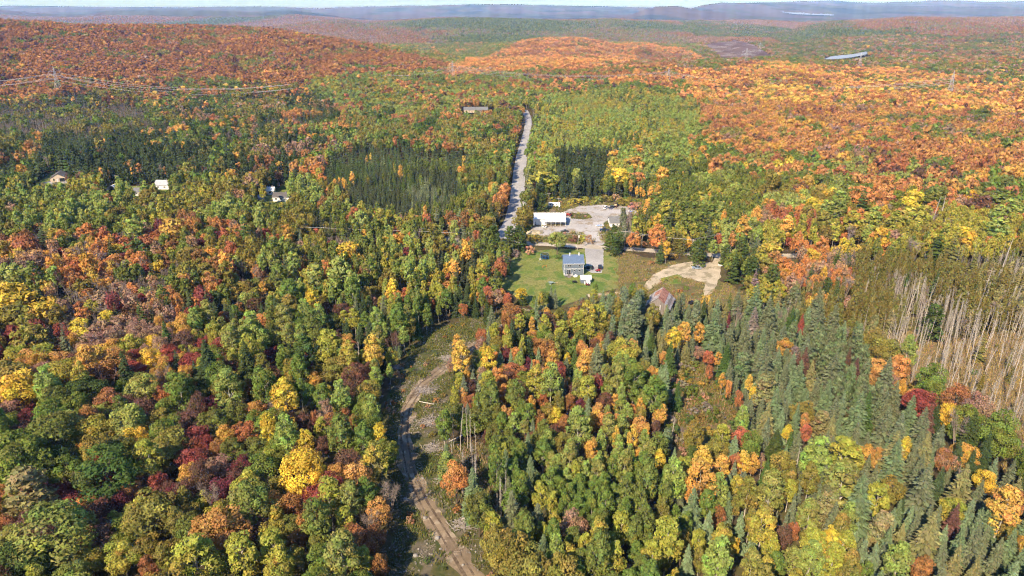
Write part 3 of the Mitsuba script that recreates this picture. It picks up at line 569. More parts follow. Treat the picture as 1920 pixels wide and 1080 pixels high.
(0, 420, 4.908): """60 110 110Mg 200 80 130Mg 290 40 60Mr 370 40 90MR 400 140 100Sk 510 110 120My 630 100 100Mg 790 80 140MO 1040 60 80My 1240 60 140Al 1120 40 60Al 240 210 170Me 120 240 110MO 30 240 80MO 450 300 100MG 570 280 100Mr 330 330 160Mt 720 290 150Bb
900 320 180Bb 1070 240 100MY 1140 300 90Mc 1240 230 150Md 1470 180 110MR 1600 60 200MG 1600 140 120MG 1580 210 130MR 1480 290 100MR 1560 270 100My 1380 310 80My 1460 390 100MY 1550 380 90Mm 1310 440 110Mr 1170 380 110Ml 1180 470 110Mm
1400 430 60Sk 1040 480 100MR 870 440 60Sk 740 430 110MO 950 480 80Mt 550 400 120MG 60 460 90Al 160 490 140Al 320 500 130Ag 490 500 110Al 420 440 50MY 620 560 150Bm 750 590 150Mo 800 650 110MO 960 560 100MG 1090 580 110Mt 1230 600 110MO
1330 640 110Ml 1490 520 110Mg 1600 460 90Ag 1600 570 110Ag 1710 600 100Ag 1500 690 110Ag 1130 740 70Sk 1200 800 130Mm 950 700 150Mt 100 690 270MY 200 720 110MR 420 800 200MY 150 850 200Mo 560 760 120Mt 740 770 90Me 760 830 110MO 850 760 120My
970 860 120MY 1070 840 60Sk 830 930 60Sk 720 950 150MY 1300 850 100Sd 1400 860 60Sk 1640 800 50MO 1600 830 60Sb 1740 710 60Sk 1510 950 60Sk""",
(320, 420, 4.908): """280 190 110Mc 450 120 110Mc 540 80 70MY 690 220 120Me 870 90 100Mr 810 90 90Mt 1000 130 80Me 1080 100 90AG 690 90 130Sd 1340 80 80Me 1250 60 60MO 1470 100 80Sk 1630 110 70Sk 1300 150 100Mo 1200 190 60Mt 1450 210 100Mr 1580 200 100Mt
360 280 120MG 440 260 100My 510 370 120AG 510 450 110Ao 320 440 160Mo 220 520 100Ag 280 560 60MY 600 510 60Al 710 400 120MG 700 460 60Sk 610 370 80Al 950 250 160Ag 1130 370 120Al 1100 280 130Ag 990 470 150Ag 840 480 80Mm 1110 510 90Mo
1000 390 40AY 1290 340 90Sd 1180 290 70Sk 1400 340 90Sk 1550 420 160Al 1460 470 80Ay 1340 490 140Al 1500 560 130Al 1680 580 120Al 1400 620 140Md 1560 640 120Md 1300 710 140AY 850 600 70AG 780 550 120Mg 640 580 100My 580 640 90MG
680 680 100Ml 770 740 130Mm 1090 650 190Ag 920 740 90Ag 700 800 40Sk 810 780 50Sk 540 750 60Sd 620 780 90MR 600 830 90Ag 860 880 120MO 690 900 70Mr 400 680 130Md 250 710 100MO 180 740 80Sk 500 860 100MR 340 820 130Al 220 900 120Al
460 930 80Al 590 950 90Al 740 970 190Al 1040 880 160Al 1090 790 180Ao 1230 830 140Al 1370 860 130Al 1300 930 180Ag 1420 780 100Mm""",
(1560, 360, 3.722): """60 60 100Al 40 160 110Ag 200 30 130MO 330 60 120MO 390 60 90Me 210 100 120Sd 560 50 120MY 545 110 100MY 700 40 140Mg 800 80 65Mr 890 80 90Mt 1030 90 130Mm 970 40 50AY 1160 120 70Me 1170 50 110Ag 1270 130 100Al 1160 170 100Al
1150 270 130Al 1170 210 100Mt 1290 300 70MO 920 300 110MY 960 350 70AY 450 210 130Ay 570 180 140Ay 640 170 100Ay 430 330 110Mt 380 400 100MO 350 440 50MO 740 400 120Sd 830 430 110Sa 760 270 40Me 1150 390 60MG 1220 390 40MG 120 560 35Me
110 770 60Mt 580 410 160Bb 1210 450 60DD 1070 660 60DD 550 740 50DD 720 130 50DD 770 130 50DD 1100 130 50DD 230 720 45DD 610 700 45DD""",
}
# ---------------------------------------------------------------- planting
import re
FORM = {'M': (.62, 1.35), 'A': (.60, 2.7), 'S': (.48, 3.0), 'P': (.45, 1.6), 'B': (.6, 1.9), 'D': (.5, 4.0), 'K': (.45, .8)}   # height of the crown's middle, height per width
class Tree:
    __slots__ = ('x', 'y', 'z', 'kind', 'code', 'w', 'h', 'placed', 'px', 'py', 'py0', 'dist', 'size')

trees = []
def add_tree(x, y, z, kind, code, w, h, placed):
    t = Tree()
    t.x, t.y, t.z, t.kind, t.code, t.w, t.h, t.placed = x, y, z, kind, code, w, h, placed
    trees.append(t)
    return t

HLIM = {'M': (4.5, 17), 'A': (6, 18), 'S': (3.5, 19), 'P': (5, 17), 'B': (5, 13), 'D': (6, 16), 'K': (.8, 4.5)}
for (ox, oy, s), text in TILES.items():
    for m in re.finditer(r'(\d+) (\d+) (\d+)([A-Z])(\w)', text):
        zx, zy, zw, kind, code = int(m[1]), int(m[2]), int(m[3]), m[4], m[5]
        px, py = ox + zx / s, oy + zy / s
        q = at(px, py, 7.0)
        for _ in range(2):
            slant = math.dist((q[0], q[1], 7), EYE)
            w = zw / s * slant / FPX * 1.04
            h = float(np.clip(w * FORM[kind][1], *HLIM[kind]))
            if kind == 'S': w *= 1.12; h = float(np.clip(4.5 + w * 1.6, 4.5, 18))
            if kind in 'MA': h = float(np.clip(h, 8.5 if py > 700 else 7, 18))
            q = at(px, py, h * FORM[kind][0])
        add_tree(q[0], q[1], q[2], kind, code, w, h, True).py0 = py
n_placed = len(trees)

def mix_at(x, y, r):
    """Kind and colour of a tree at each point."""
    n = len(x)
    best = np.full(n, -1)
    d = np.hypot(x, y)
    wob = .04 * d
    x0, y0 = x, y
    x = x0 + wob * (meshkit.fbm(np.stack([x0 / (.05 * d + 20), y0 / (.05 * d + 20), 0 * x0], -1), 2, 61) - .5) * 2
    y = y0 + 1.6 * wob * (meshkit.fbm(np.stack([x0 / (.05 * d + 20), y0 / (.05 * d + 20), 0 * x0], -1), 2, 62) - .5) * 2
    for k, (P, m, size) in enumerate(STANDS):
        best[inside(P, x, y)] = k
    out, size = np.empty(n, object), np.ones(n)
    for k in np.unique(best):
        i = np.where(best == k)[0]
        m = STANDS[k][1] if k >= 0 else [(t.split(':')[0], float(t.split(':')[1])) for t in DEFAULT.split()]
        size[i] = STANDS[k][2] if k >= 0 else 1.0
        sc = []
        far = np.where(y[i] > 800, 1.5, 1.0)
        for j, (name, wt) in enumerate(m):
            nz = meshkit.fbm(np.stack([x[i] / (26 * far), y[i] / (26 * far), 0 * x[i] + hash_str(name)], -1), 2, hash_str(name) % 97)
            sc.append(np.log(wt + 1e-6) + np.where(y[i] > 800, 3.0, 4.6) * (nz - .5) * 2 + r.gumbel(0, .6, len(i)))
        pick = np.argmax(np.array(sc), 0)
        out[i] = np.array([m[j][0] for j in pick], object)
    return out, size

BASEW = {'M': 6.4, 'A': 4.3, 'S': 5.0, 'P': 5.2, 'B': 4.4, 'D': 1.7, 'K': 2.2}
BASEH = {'M': 12.0, 'A': 13.0, 'S': 11.5, 'P': 13.5, 'B': 9.0, 'D': 10.5, 'K': 1.6}
r4 = np.random.default_rng(44)

CLEARSIGHT = [flat2(p) for p in (LAWN, GRAVEL)]
OWN = flat2([(0, 0), (1, 0), (1, 1)])

# the near woods by dart throwing, out to 480 m
cell = 4.0
grid = {}
def grid_put(t):
    grid.setdefault((int(t.x // cell), int(t.y // cell)), []).append((t.x, t.y, t.w * .5, t.kind))
def grid_free(x, y, rad, tight):
    gx0, gy0 = int(x // cell), int(y // cell)
    for i in range(gx0 - 2, gx0 + 3):
        for j in range(gy0 - 2, gy0 + 3):
            for (a, b, rr, k) in grid.get((i, j), ()):
                if (a - x) ** 2 + (b - y) ** 2 < ((rad + rr) * tight) ** 2:
                    return False
    return True
for t in trees:
    # one that would stand before open ground in the photograph is lower than its like
    if t.py0 < 660 and t.kind in 'MASPB':
        for _ in range(5):
            a, b, c = project((t.x, t.y, t.z + t.h * .98))
            q = flat(a, b)[:2]
            if not any(inside(g, q[:1], q[1:])[0] for g in CLEARSIGHT) or inside(OWN, q[:1], q[1:])[0]: break
            t.h *= .86
    grid_put(t)
N = 75000
front = {}
for t in trees:
    a, b, c = project((t.x, t.y, t.z + t.h * FORM[t.kind][0]))
    front.setdefault((int(a // 40), int(b // 40)), []).append((a, b, c))
# what the photograph shows between the trees stays in sight: sample points on the open ground, roads and buildings
SEEN = [LAWN, GRAVEL, [(1100, 470), (1230, 486), (1225, 520), (1180, 540), (1160, 545), (1155, 480)], YARD, [(1000, 385), (1060, 385), (1060, 440), (1000, 440)], [(1213, 540), (1260, 536), (1262, 578), (1216, 574)],
        [(1290, 562), (1302, 562), (1302, 573), (1290, 573)], [(932, 446), (948, 424), (964, 380), (968, 330), (972, 300), (980, 262), (985, 240), (981, 208), (988, 208), (997, 230), (994, 252), (986, 278), (983, 300), (979, 330), (976, 380), (969, 415), (958, 440)],
        [(1065, 455), (1142, 458), (1142, 470), (1065, 466)], [(1178, 460), (1236, 463), (1236, 476), (1178, 473)], [(1464, 474), (1500, 474), (1500, 484), (1464, 484)],
        [(62, 334), (96, 322), (124, 318), (124, 340), (64, 346)], [(200, 348), (218, 346), (218, 356), (200, 356)], [(250, 354), (264, 354), (264, 368), (256, 366)], [(292, 343), (318, 343), (316, 353), (300, 353)],
        [(500, 355), (540, 355), (540, 377), (500, 376)], [(484, 368), (492, 368), (492, 376), (484, 376)], [(866, 200), (912, 200), (912, 208), (866, 208)],
        [(745, 1080), (730, 960), (742, 820), (760, 740), (800, 690), (880, 640), (890, 650), (850, 700), (812, 760), (812, 830), (805, 930), (850, 980), (925, 1080)], [(1400, 540), (1360, 570), (1350, 510), (1356, 490)]]
for poly in SEEN:
    poly = np.array(poly, float)
    X, Y = np.meshgrid(np.arange(poly[:, 0].min(), poly[:, 0].max(), 4.0), np.arange(poly[:, 1].min(), poly[:, 1].max(), 3.0))
    ok = inside(poly, X.ravel(), Y.ravel())
    for a, b in zip(X.ravel()[ok], Y.ravel()[ok]):
        q = at(a, b)
        front.setdefault((int(a // 40), int(b // 40)), []).append((a, b, float((q - EYE) @ FWD) - 3.0))

def hides(x, y, w, h, k, z=0.0, wide=.42):
    """Whether a tree would stand in the sight line to one that the photograph shows."""
    a, b, c = project((x, y, z + h * (FORM[k][0] + .06)))
    rx, ry = wide * w * FPX / c, .36 * h * .85 * FPX / c
    for i in range(int((a - rx) // 40), int((a + rx) // 40) + 1):
        for j in range(int((b - ry) // 40), int((b + ry) // 40) + 1):
            for (p, q, d) in front.get((i, j), ()):
                if d > c + 1.5 and ((p - a) / rx) ** 2 + ((q - b) / ry) ** 2 < 1: return True
    return False
yy = 60 + (r4.random(N) ** .62) * 430
xx = (r4.random(N) * 2 - 1) * (yy * .86 + 45)
ok = ~open_ground(xx, yy)
xx, yy = xx[ok], yy[ok]
names, sizes = mix_at(xx, yy, r4)
for x, y, nm, sz in zip(xx, yy, names, sizes):
    k, c = nm[0], nm[1]
    f = float(np.clip(r4.normal(1, .2), .6, 1.5))
    w = BASEW[k] * sz * f
    # a tree is not planted in front of one that was read off the photograph: it would hide it
    if not grid_free(x, y, w * .5, .80 if k == 'S' and sz > .8 else .66): continue
    h = BASEH[k] * (.5 + .5 * sz) * f ** .7 * float(r4.uniform(.78, 1.22))
    if hides(x, y, w, h, k): continue
    grid_put(add_tree(x, y, 0.0, k, c, w, h, False))

# farther woods on a shaken grid
def rows(y0, y1, cellw, half):
    X, Y = [], []
    y = y0
    while y < y1:
        c = cellw(y)
        x = np.arange(-y * half - 30, y * half + 30, c)
        X.append(x + r4.uniform(-.42, .42, len(x)) * c); Y.append(y + r4.uniform(-.42, .42, len(x)) * c)
        y += c
    return np.concatenate(X), np.concatenate(Y)
X, Y = rows(490, 2900, lambda y: 5.3 + 2.2 * smooth01(600, 1100, y) + 3.4 * smooth01(1500, 2600, y), .80)
ok = ~open_ground(X, Y)
X, Y = X[ok], Y[ok]
Zg = height(X, Y)
# left out: what the hills hide
P = np.column_stack([X, Y, Zg + 13])
vis = np.ones(len(P), bool)
for f in np.linspace(.3, .97, 26):
    Q = EYE + (P - EYE) * f
    vis &= height(Q[:, 0], Q[:, 1]) + 7 * (Q[:, 1] > 300) < Q[:, 2] + 6
px, py, cz = project(P)
vis &= (px > -60) & (px < 1980) & (py > -30)
X, Y, Zg = X[vis], Y[vis], Zg[vis]
names, sizes = mix_at(X, Y, r4)
F = np.clip(r4.normal(1, .19, len(X)), .6, 1.5)
grow = 1 + .28 * smooth01(650, 1100, Y) + .45 * smooth01(1500, 2600, Y)
for x, y, z, nm, sz, f, g in zip(X, Y, Zg, names, sizes, F, grow):
    k = nm[0]
    w, h = BASEW[k] * sz * f * g, BASEH[k] * (.5 + .5 * sz) * f ** .7
    if y < 900 and hides(x, y, w, h, k, z, .5): continue
    add_tree(x, y, z, k, nm[1], w, h, False)

# bushes on open ground and bare trunks in the marsh
def scatter(pts, n, pick, seed, wf=(.7, 1.5), avoid=(), hf=1.0):
    P = flat_or(pts); r = np.random.default_rng(seed)
    lo, hi = P.min(0), P.max(0); k = 0
    for _ in range(n * 12):
        x, y = r.uniform(lo, hi)
        if k >= n: break
        if not inside(P, np.array([x]), np.array([y]))[0] or any(inside(q, np.array([x]), np.array([y]))[0] for q in avoid): continue
        nm = pick[r.integers(len(pick))]
        f = r.uniform(*wf)
        w = BASEW[nm[0]] * f
        if not grid_free(x, y, w * .5, .45): continue
        grid_put(add_tree(x, y, 0.0, nm[0], nm[1], w, BASEH[nm[0]] * f ** .6 * r.uniform(.8, 1.25) * hf, False)); k += 1
offroad = [np.array(ROADS[k].buffer(1.2).exterior.coords) for k in ROADS] + [flat2(p) for p in (YARD, LAWN, GRAVEL, [(985, 440), (1000, 424), (1000, 392), (1062, 392), (1062, 426), (1045, 445)], [(1140, 400), (1180, 400), (1180, 436), (1140, 436)])]
scatter([(1070, 400), (1104, 402), (1110, 408), (1095, 411), (1072, 409)], 9, ['Ko', 'Ky', 'Kt'], 70, (.5, .9))
scatter(SHRUBS, 70, ['Ko', 'Kg', 'Kt', 'Kw', 'Kd', 'Kb'], 71, (.9, 2.0))
scatter(MEADOW, 46, ['Ko', 'Kt', 'KR', 'Kw', 'Kg', 'Ky'], 72, (.5, 1.2), offroad)
scatter(SHOPYARD, 110, ['Ko', 'Kg', 'Kt', 'Kw', 'Ky', 'Kd'], 73, (.6, 1.5), offroad)
scatter(CLEARING, 60, ['Kg', 'Ko', 'Kt', 'Kd', 'KR'], 74, (.35, .9), offroad)
scatter(MARSH, 210, ['DD', 'DF', 'DF', 'DD', 'DF'], 75, (.6, 1.35), (), .95)
scatter(MARSH, 26, ['Kw', 'Sa', 'Ka', 'Kt'], 76, (.4, .9))
scatter([(1600, 560), (1720, 560), (1900, 540), (1900, 640), (1700, 660)], 60, ['DD', 'DF'], 77, (.6, 1.2))
scatter(LOTGAP, 16, ['DD', 'DD', 'DF', 'Ag'], 78, (.7, 1.1), offroad, 1.3)
scatter([(975, 440), (985, 400), (1000, 385), (1000, 424)], 24, ['Mo', 'Ko', 'Kd'], 79, (.5, .8), offroad)
scatter([(1030, 372), (1230, 372), (1230, 384), (1140, 380), (1060, 380)], 40, ['Ko', 'Ky', 'Kg'], 80, (1.0, 2.0), offroad)
scatter([(985, 575), (1060, 570), (1200, 578), (1210, 590), (1000, 600)], 26, ['Ag', 'Ay', 'KG', 'Ko', 'Su'], 81, (.5, .9), offroad)

for t in trees:
    t.px, t.py, c = project((t.x, t.y, t.z + t.h * FORM[t.kind][0]))
    t.dist = math.dist((t.x, t.y, t.z), EYE)
    t.size = t.w * t.h / t.dist ** 2

KINDNAME = {'M': 'broadleaf_tree', 'A': 'birch_tree', 'S': 'spruce_tree', 'P': 'pine_tree', 'B': 'bare_tree', 'D': 'dead_tree', 'K': 'shrub'}
WOODS = {'M': 'broadleaf_woods', 'A': 'birch_woods', 'S': 'spruce_woods', 'P': 'pine_woods', 'B': 'bare_woods', 'D': 'dead_woods', 'K': 'shrub_thicket'}
ONE_BY_ONE = 300
single = {}
for k in KINDNAME:
    mine = [t for t in trees if t.kind == k and -25 < t.px < 1945 and -20 < t.py < 1110]
    mine.sort(key=lambda t: -t.size)
    for t in mine[:ONE_BY_ONE]:
        single[id(t)] = numbered(KINDNAME[k])
count = {k: 0 for k in KINDNAME}
HUE = {'d': 'deep green', 'g': 'green', 'l': 'light green', 'o': 'olive', 'y': 'yellow green', 'Y': 'bright yellow', 'G': 'golden', 'O': 'orange', 'R': 'rust brown', 'e': 'red orange', 'r': 'red', 'c': 'crimson', 'm': 'maroon', 't': 'pinkish tan',
       'b': 'grey brown', 's': 'grey green', 'k': 'dark green', 'u': 'blue green', 'w': 'olive brown', 'a': 'yellowish', 'D': 'white grey', 'F': 'twiggy grey'}
CALL = {'M': 'leafy tree', 'A': 'birch', 'S': 'spruce', 'P': 'pine', 'B': 'bare tree', 'D': 'dead trunk', 'K': 'bush'}
def band(v, cuts, names):
    for c, n in zip(cuts, names):
        if v < c: return n
    return names[-1]
def where(t):
    r = band(t.py, (330, 430, 520, 640, 780, 900), ('upper slopes', 'level with the workshop', 'level with the house', 'level with the barn', 'middle woods', 'lower woods', 'bottom edge'))
    c = band(t.px, (240, 480, 740, 900, 1240, 1560), ('left edge', 'left side', 'before the track', 'near the track', 'centre', 'past the centre', 'right edge'))
    return f'{r}, {c}'
def tall(t):
    f = t.w / BASEW[t.kind]
    return 'small ' if f < .72 else 'large ' if f > 1.35 else ''
order = [t for t in trees if id(t) in single]
PX = np.array([(t.x, t.y) for t in order])
used, share = set(), {}
from scipy.spatial import cKDTree
near = cKDTree(PX).query(PX, 26)[1]
for i, t in enumerate(order):
    mine, zone = f'{tall(t)}{HUE[t.code]} {CALL[t.kind]}', where(t)
    best = None
    for j in near[i][1:]:
        o = order[j]
        d = o.dist - t.dist
        rel = 'behind' if d < -2.5 else 'in front of' if d > 2.5 else 'beside'
        him = f'{HUE[o.code]} {CALL[o.kind]}'
        lab = f'{mine} {rel} {"an" if him[0] in "aeiou" else "a"} {him}, {zone}'
        if lab not in used and len(lab.split()) <= 16:
            best = lab
            break
    key = single[id(t)]
    if best is None:
        best = f'{mine} among its like, {zone}'
        tag(key, best, {'K': 'shrub'}.get(t.kind, 'tree'), f'{mine} stand, {zone}')
    else:
        used.add(best)
        tag(key, best, {'K': 'shrub'}.get(t.kind, 'tree'))
r5 = np.random.default_rng(5)
NVAR = (3, 3, 2, 2)
for t in trees:
    lod = 0 if t.dist < 275 else 1 if t.dist < 480 else 2 if t.dist < 860 else 3
    var = int(r5.integers(0, NVAR[lod]))
    M = placed_at(t.x, t.y, t.z, r5.uniform(0, 6.283), t.w / D0[t.kind], t.h / H0[t.kind])
    key = single.get(id(t))
    if key is None:
        count[t.kind] += 1
        key = f'{WOODS[t.kind]}__{count[t.kind]:05d}'
        g = tree_group(t.kind, t.code, lod, var, True)
    else:
        g = tree_group(t.kind, t.code, min(lod, 1), var, False)
    scene[key] = {'type': 'instance', 'group': {'type': 'ref', 'id': g}, 'to_world': M}
for k, n in count.items():
    if n: tag(WOODS[k], {'M': 'broadleaf woods in autumn colours covering the hills beyond the clearing', 'A': 'pale stemmed birch and aspen woods beyond the clearing', 'S': 'dark spruce woods between the colourful trees',
                         'P': 'dark pine woods beyond the workshop', 'B': 'leafless grey woods in the hollows', 'D': 'dead grey trunks standing far off in the wet ground', 'K': 'low shrubs growing thick on open ground'}[k], None, None, 'stuff')
print('levels', [sum(1 for t in trees if a <= t.dist < b) for a, b in ((0, 275), (275, 480), (480, 860), (860, 9e9))])
print('trees', len(trees), 'placed', n_placed, count, {k: sum(1 for t in trees if t.kind == k) for k in KINDNAME})
# ---------------------------------------------------------------- the woods of the far hills: patches of many small crowns
def far_patch(codes, seed, side=54.0, n=17):
    r = np.random.default_rng(seed)
    s = Soup()
    g = np.array([(i, j) for i in range(4) for j in range(4)]) * side / 4 - side * .375
    g = np.vstack([g, r.uniform(-side / 2, side / 2, (n - 16, 2))]) + r.uniform(-5, 5, (n, 2))
    for x, y in g:
        code = codes[r.integers(len(codes))]
        col = srgb_albedo(PAL[code]) * r.normal(1, .14) * r.normal(1, .05, 3)
        w, h = r.uniform(5.2, 8.2), r.uniform(10, 15)
        if code in 'ksu':
            w *= .45
            a = r.uniform(0, 6.28) + np.arange(6) * 1.047
            ring = np.c_[x + np.cos(a) * w, y + np.sin(a) * w, np.full(6, 2.0)]
            tip = np.array([x, y, h])
            s.tris(np.stack([ring, np.roll(ring, -1, 0), np.repeat(tip[None], 6, 0)], 1), np.clip(jit(r, col, 6, .12, .03), .005, .9))
            continue
        d = unit(r.normal(0, 1, (15, 3)) + [0, 0, .45])
        C = np.array([x, y, h * .62]) + d * [w * .45, w * .45, h * .36]
        s.tris(leaf_tris(r, C, d, np.full(15, w * .36)), np.clip(jit(r, col, 15, .16, .05), .005, .9))
    return s

FAR = {'maple': 'RRROtbRRoRtg', 'mixed': 'oogRtbksgolt', 'green': 'gkksogudgl', 'tan': 'tbtRtbot', 'gold': 'GyYooRg'}
for nm, codes in FAR.items():
    for v in range(3):
        scene[f'proto_far_{nm}_{v}'] = {'type': 'shapegroup', 'trees': far_patch(codes, hash_str(nm) + v).ply('leaf_bsdf')}
FAR_STANDS = [(flat_or(p), n) for p, n in [
    ([(1260, 40), (1500, 56), (1560, 40), (1620, 70), (1560, 112), (1440, 74), (1300, 72)], 'green'),
    ([(880, 66), (1260, 62), (1300, 84), (1200, 90), (1000, 68)], 'mixed'),
    ([(1540, 66), (1700, 56), (1760, 92), (1600, 116)], 'green'),
    ([(1660, 76), (1740, 70), (1790, 92), (1680, 100)], 'gold'),
    ([(1700, 92), (1920, 70), (1920, 140), (1760, 124)], 'tan')]]
r6 = np.random.default_rng(66)
FX, FY = rows(2900, 7600, lambda y: 46 + 12 * smooth01(4500, 7000, y), .82)
FZ = height(FX, FY)
P = np.column_stack([FX, FY, FZ + 14])
vis = ~inside(flat_or(CUTLINE), FX, FY) & ~inside(flat_or(RIVERSIDE), FX, FY)
for f in np.linspace(.25, .985, 40):
    Q = EYE + (P - EYE) * f
    vis &= height(Q[:, 0], Q[:, 1]) < Q[:, 2] + 4
px, py, cz = project(P)
vis &= (px > -60) & (px < 1980) & (py > -30)
FX, FY, FZ = FX[vis], FY[vis], FZ[vis]
nz = meshkit.fbm(np.c_[FX / 900, FY / 1500, 0 * FX + 4], 4, 17) + r6.normal(0, .035, len(FX))
kindf = np.where(nz > .63, 'green', np.where(nz > .54, 'mixed', np.where(nz > .41, 'maple', 'tan'))).astype(object)
for Pf, nm in FAR_STANDS:
    kindf[inside(Pf, FX, FY) & (r6.random(len(FX)) < .75)] = nm
eps = 25.0
sxs, sys_ = (height(FX + eps, FY) - height(FX - eps, FY)) / (2 * eps), (height(FX, FY + eps) - height(FX, FY - eps)) / (2 * eps)
for i, (x, y, z, k, a, b) in enumerate(zip(FX, FY, FZ, kindf, sxs, sys_)):
    q = r6.integers(4) * math.pi / 2
    c, s = round(math.cos(q)), round(math.sin(q))
    M = T([[1, 0, 0, x], [0, 1, 0, y], [a, b, 1, z], [0, 0, 0, 1]]) @ T([[c, -s, 0, 0], [s, c, 0, 0], [0, 0, 1, 0], [0, 0, 0, 1]])
    scene[f'far_forest__{i + 1:05d}'] = {'type': 'instance', 'group': {'type': 'ref', 'id': f'proto_far_{k}_{r6.integers(3)}'}, 'to_world': M}
tag('far_forest', 'far off autumn forest covering the hills towards the horizon', None, None, 'stuff')
print('far patches', len(FX))
# ---------------------------------------------------------------- open ground, roads, yards
def ragged(P, amp, seed, step=2.0):
    """The outline P with its edge a little uneven."""
    L = sg.Polygon(P).exterior
    n = max(12, int(L.length / step))
    c = np.array([L.interpolate(i / n, normalized=True).coords[0] for i in range(n)])
    d = np.roll(c, -1, 0) - np.roll(c, 1, 0)
    d = np.column_stack([-d[:, 1], d[:, 0]]) / (np.linalg.norm(d, axis=1, keepdims=True) + 1e-9)
    o = (meshkit.fbm(np.column_stack([c / 5, np.full(n, seed)]), 3, seed) - .5) * 2 * amp
    p = sg.Polygon(c + d * o[:, None]).buffer(0)
    return max(p.geoms, key=lambda g: g.area) if hasattr(p, 'geoms') else p

def lay(key, poly, z, bsdf, label=None):
    v, f = tri_poly(poly)
    n = np.cross(np.c_[v[f[:, 1]] - v[f[:, 0]], np.zeros(len(f))], np.c_[v[f[:, 2]] - v[f[:, 0]], np.zeros(len(f))])[:, 2]
    f = np.where(n[:, None] < 0, f[:, ::-1], f)
    scene[key] = mikit.ply((np.c_[v, np.full(len(v), z)], f), bsdf)
    tag(key, label, kind='structure')

def two_tone(a, b, s, c=None, fine=1.6):
    def fn(p, n, uv):
        u = mikit.fbm(p.x / s, p.y / s, 2, 4)
        w = mikit.fbm(p.x * fine, p.y * fine, 5, 3)
        col = mikit.mix(a, b, mikit.smoothstep(.36, .64, u * .7 + w * .3))
        if c is not None:
            col = mikit.mix(col, c, mikit.smoothstep(.52, .70, mikit.fbm(p.x / (s * .6) + 31, p.y / (s * .6), 8, 4)))
        return col * (.72 + .56 * w)
    return {'type': 'diffuse', 'reflectance': mikit.proc(fn)}

scene['lawn_bsdf'] = two_tone([.150, .178, .050], [.190, .188, .068], 7.0, [.100, .155, .038])
scene['meadow_bsdf'] = two_tone([.130, .115, .052], [.105, .108, .042], 5.0, [.150, .108, .066])
scene['weeds_bsdf'] = two_tone([.105, .100, .042], [.080, .088, .032], 4.0, [.135, .098, .058])
scene['gravel_bsdf'] = two_tone([.40, .39, .385], [.33, .32, .31], 6.0, [.27, .23, .18], 2.5)
scene['paved_bsdf'] = two_tone([.36, .36, .37], [.30, .30, .31], 9.0, None, 1.2)
scene['crossroad_bsdf'] = two_tone([.42, .38, .31], [.34, .305, .25], 8.0, None, 1.2)
scene['dirt_bsdf'] = two_tone([.46, .40, .30], [.38, .325, .235], 5.0, [.25, .22, .15], 2.2)
scene['track_bsdf'] = two_tone([.23, .18, .125], [.15, .115, .082], 3.2, [.30, .25, .19], 1.5)
scene['clearing_bsdf'] = two_tone([.060, .075, .028], [.085, .080, .036], 5.0, [.120, .105, .075], 1.3)
scene['marsh_bsdf'] = two_tone([.180, .140, .078], [.145, .115, .060], 5.0, [.110, .100, .055], 1.1)
scene['drive_bsdf'] = two_tone([.36, .355, .35], [.29, .285, .28], 5.0, None, 2.0)
scene['heath_bsdf'] = two_tone([.12, .085, .08], [.15, .105, .09], 60.0, [.22, .19, .17], .05)

DRIVE = [(1096, 463), (1133, 463), (1131, 500), (1128, 512), (1108, 512), (1100, 506), (1098, 480)]
SAND = [(985, 437), (1000, 426), (1022, 424), (1045, 430), (1056, 436), (1040, 443), (1000, 445)]
lay('meadow', ragged(flat2(MEADOW), 1.6, 1), .010, 'meadow_bsdf')
lay('weedy_ground', ragged(flat2(SHOPYARD), 1.5, 2), .012, 'weeds_bsdf')
lay('lawn', ragged(flat2(LAWN), .8, 3), .016, 'lawn_bsdf')
lay('yard', ragged(flat2(YARD), 1.2, 4, 1.5), .020, 'gravel_bsdf')
lay('weedy_island', ragged(flat2([(1068, 399), (1104, 401), (1111, 408), (1095, 412), (1070, 410)]), .8, 15, 1.0), .024, 'weeds_bsdf')
lay('driveway', ragged(flat2(DRIVE), .4, 5, 1.0), .024, 'drive_bsdf')
lay('dirt_lot', ragged(flat2(GRAVEL), .9, 6, 1.2), .016, 'dirt_bsdf')
lay('sandy_ground', ragged(flat2(SAND), .8, 7, 1.0), .016, 'dirt_bsdf')
lay('clearing', ragged(flat2(CLEARING), 1.5, 8), .010, 'clearing_bsdf')
lay('marsh', ragged(flat2(MARSH), 2.5, 9), .010, 'marsh_bsdf')
lay('brush_ground', ragged(flat2(SHRUBS), 2.0, 10), .010, 'meadow_bsdf')
lay('cross_road', ROADS['cross'], .028, 'crossroad_bsdf')
tr = ROADS['track']
lay('dirt_track', ragged(np.array(tr.exterior.coords), 1.5, 12, 1.0), .016, 'track_bsdf')
scene['rut_bsdf'] = two_tone([.10, .075, .055], [.155, .12, .085], 2.5, None, 1.8)
cl = sg.LineString(flat_or(TRACK)); cl = sg.LineString(np.array([cl.interpolate(q, normalized=True).coords[0] for q in np.linspace(.02, .9, 70)]))
for i, o in enumerate((-.85, .85)):
    lay('dirt_track__rut' if i == 0 else 'dirt_track__rut_001', ragged(np.array(cl.offset_curve(o).buffer(.28).exterior.coords), .22, 40 + i, .7), .020, 'rut_bsdf')
lay('grass_island', ragged(flat2([(1237, 522), (1270, 514), (1279, 518), (1277, 532), (1250, 534)]), .5, 13, 1.0), .020, 'lawn_bsdf')
lay('side_track', ragged(flat2([(1100, 552), (1150, 548), (1185, 543), (1190, 547), (1150, 553), (1105, 557)]), .5, 14, 1.0), .018, 'dirt_bsdf')
for i, P in enumerate(LEFTYARDS[:3]):
    lay('grass_yard' if i == 0 else f'grass_yard_{i:03d}', ragged(flat_or(P), .8, 20 + i), .010, 'lawn_bsdf')
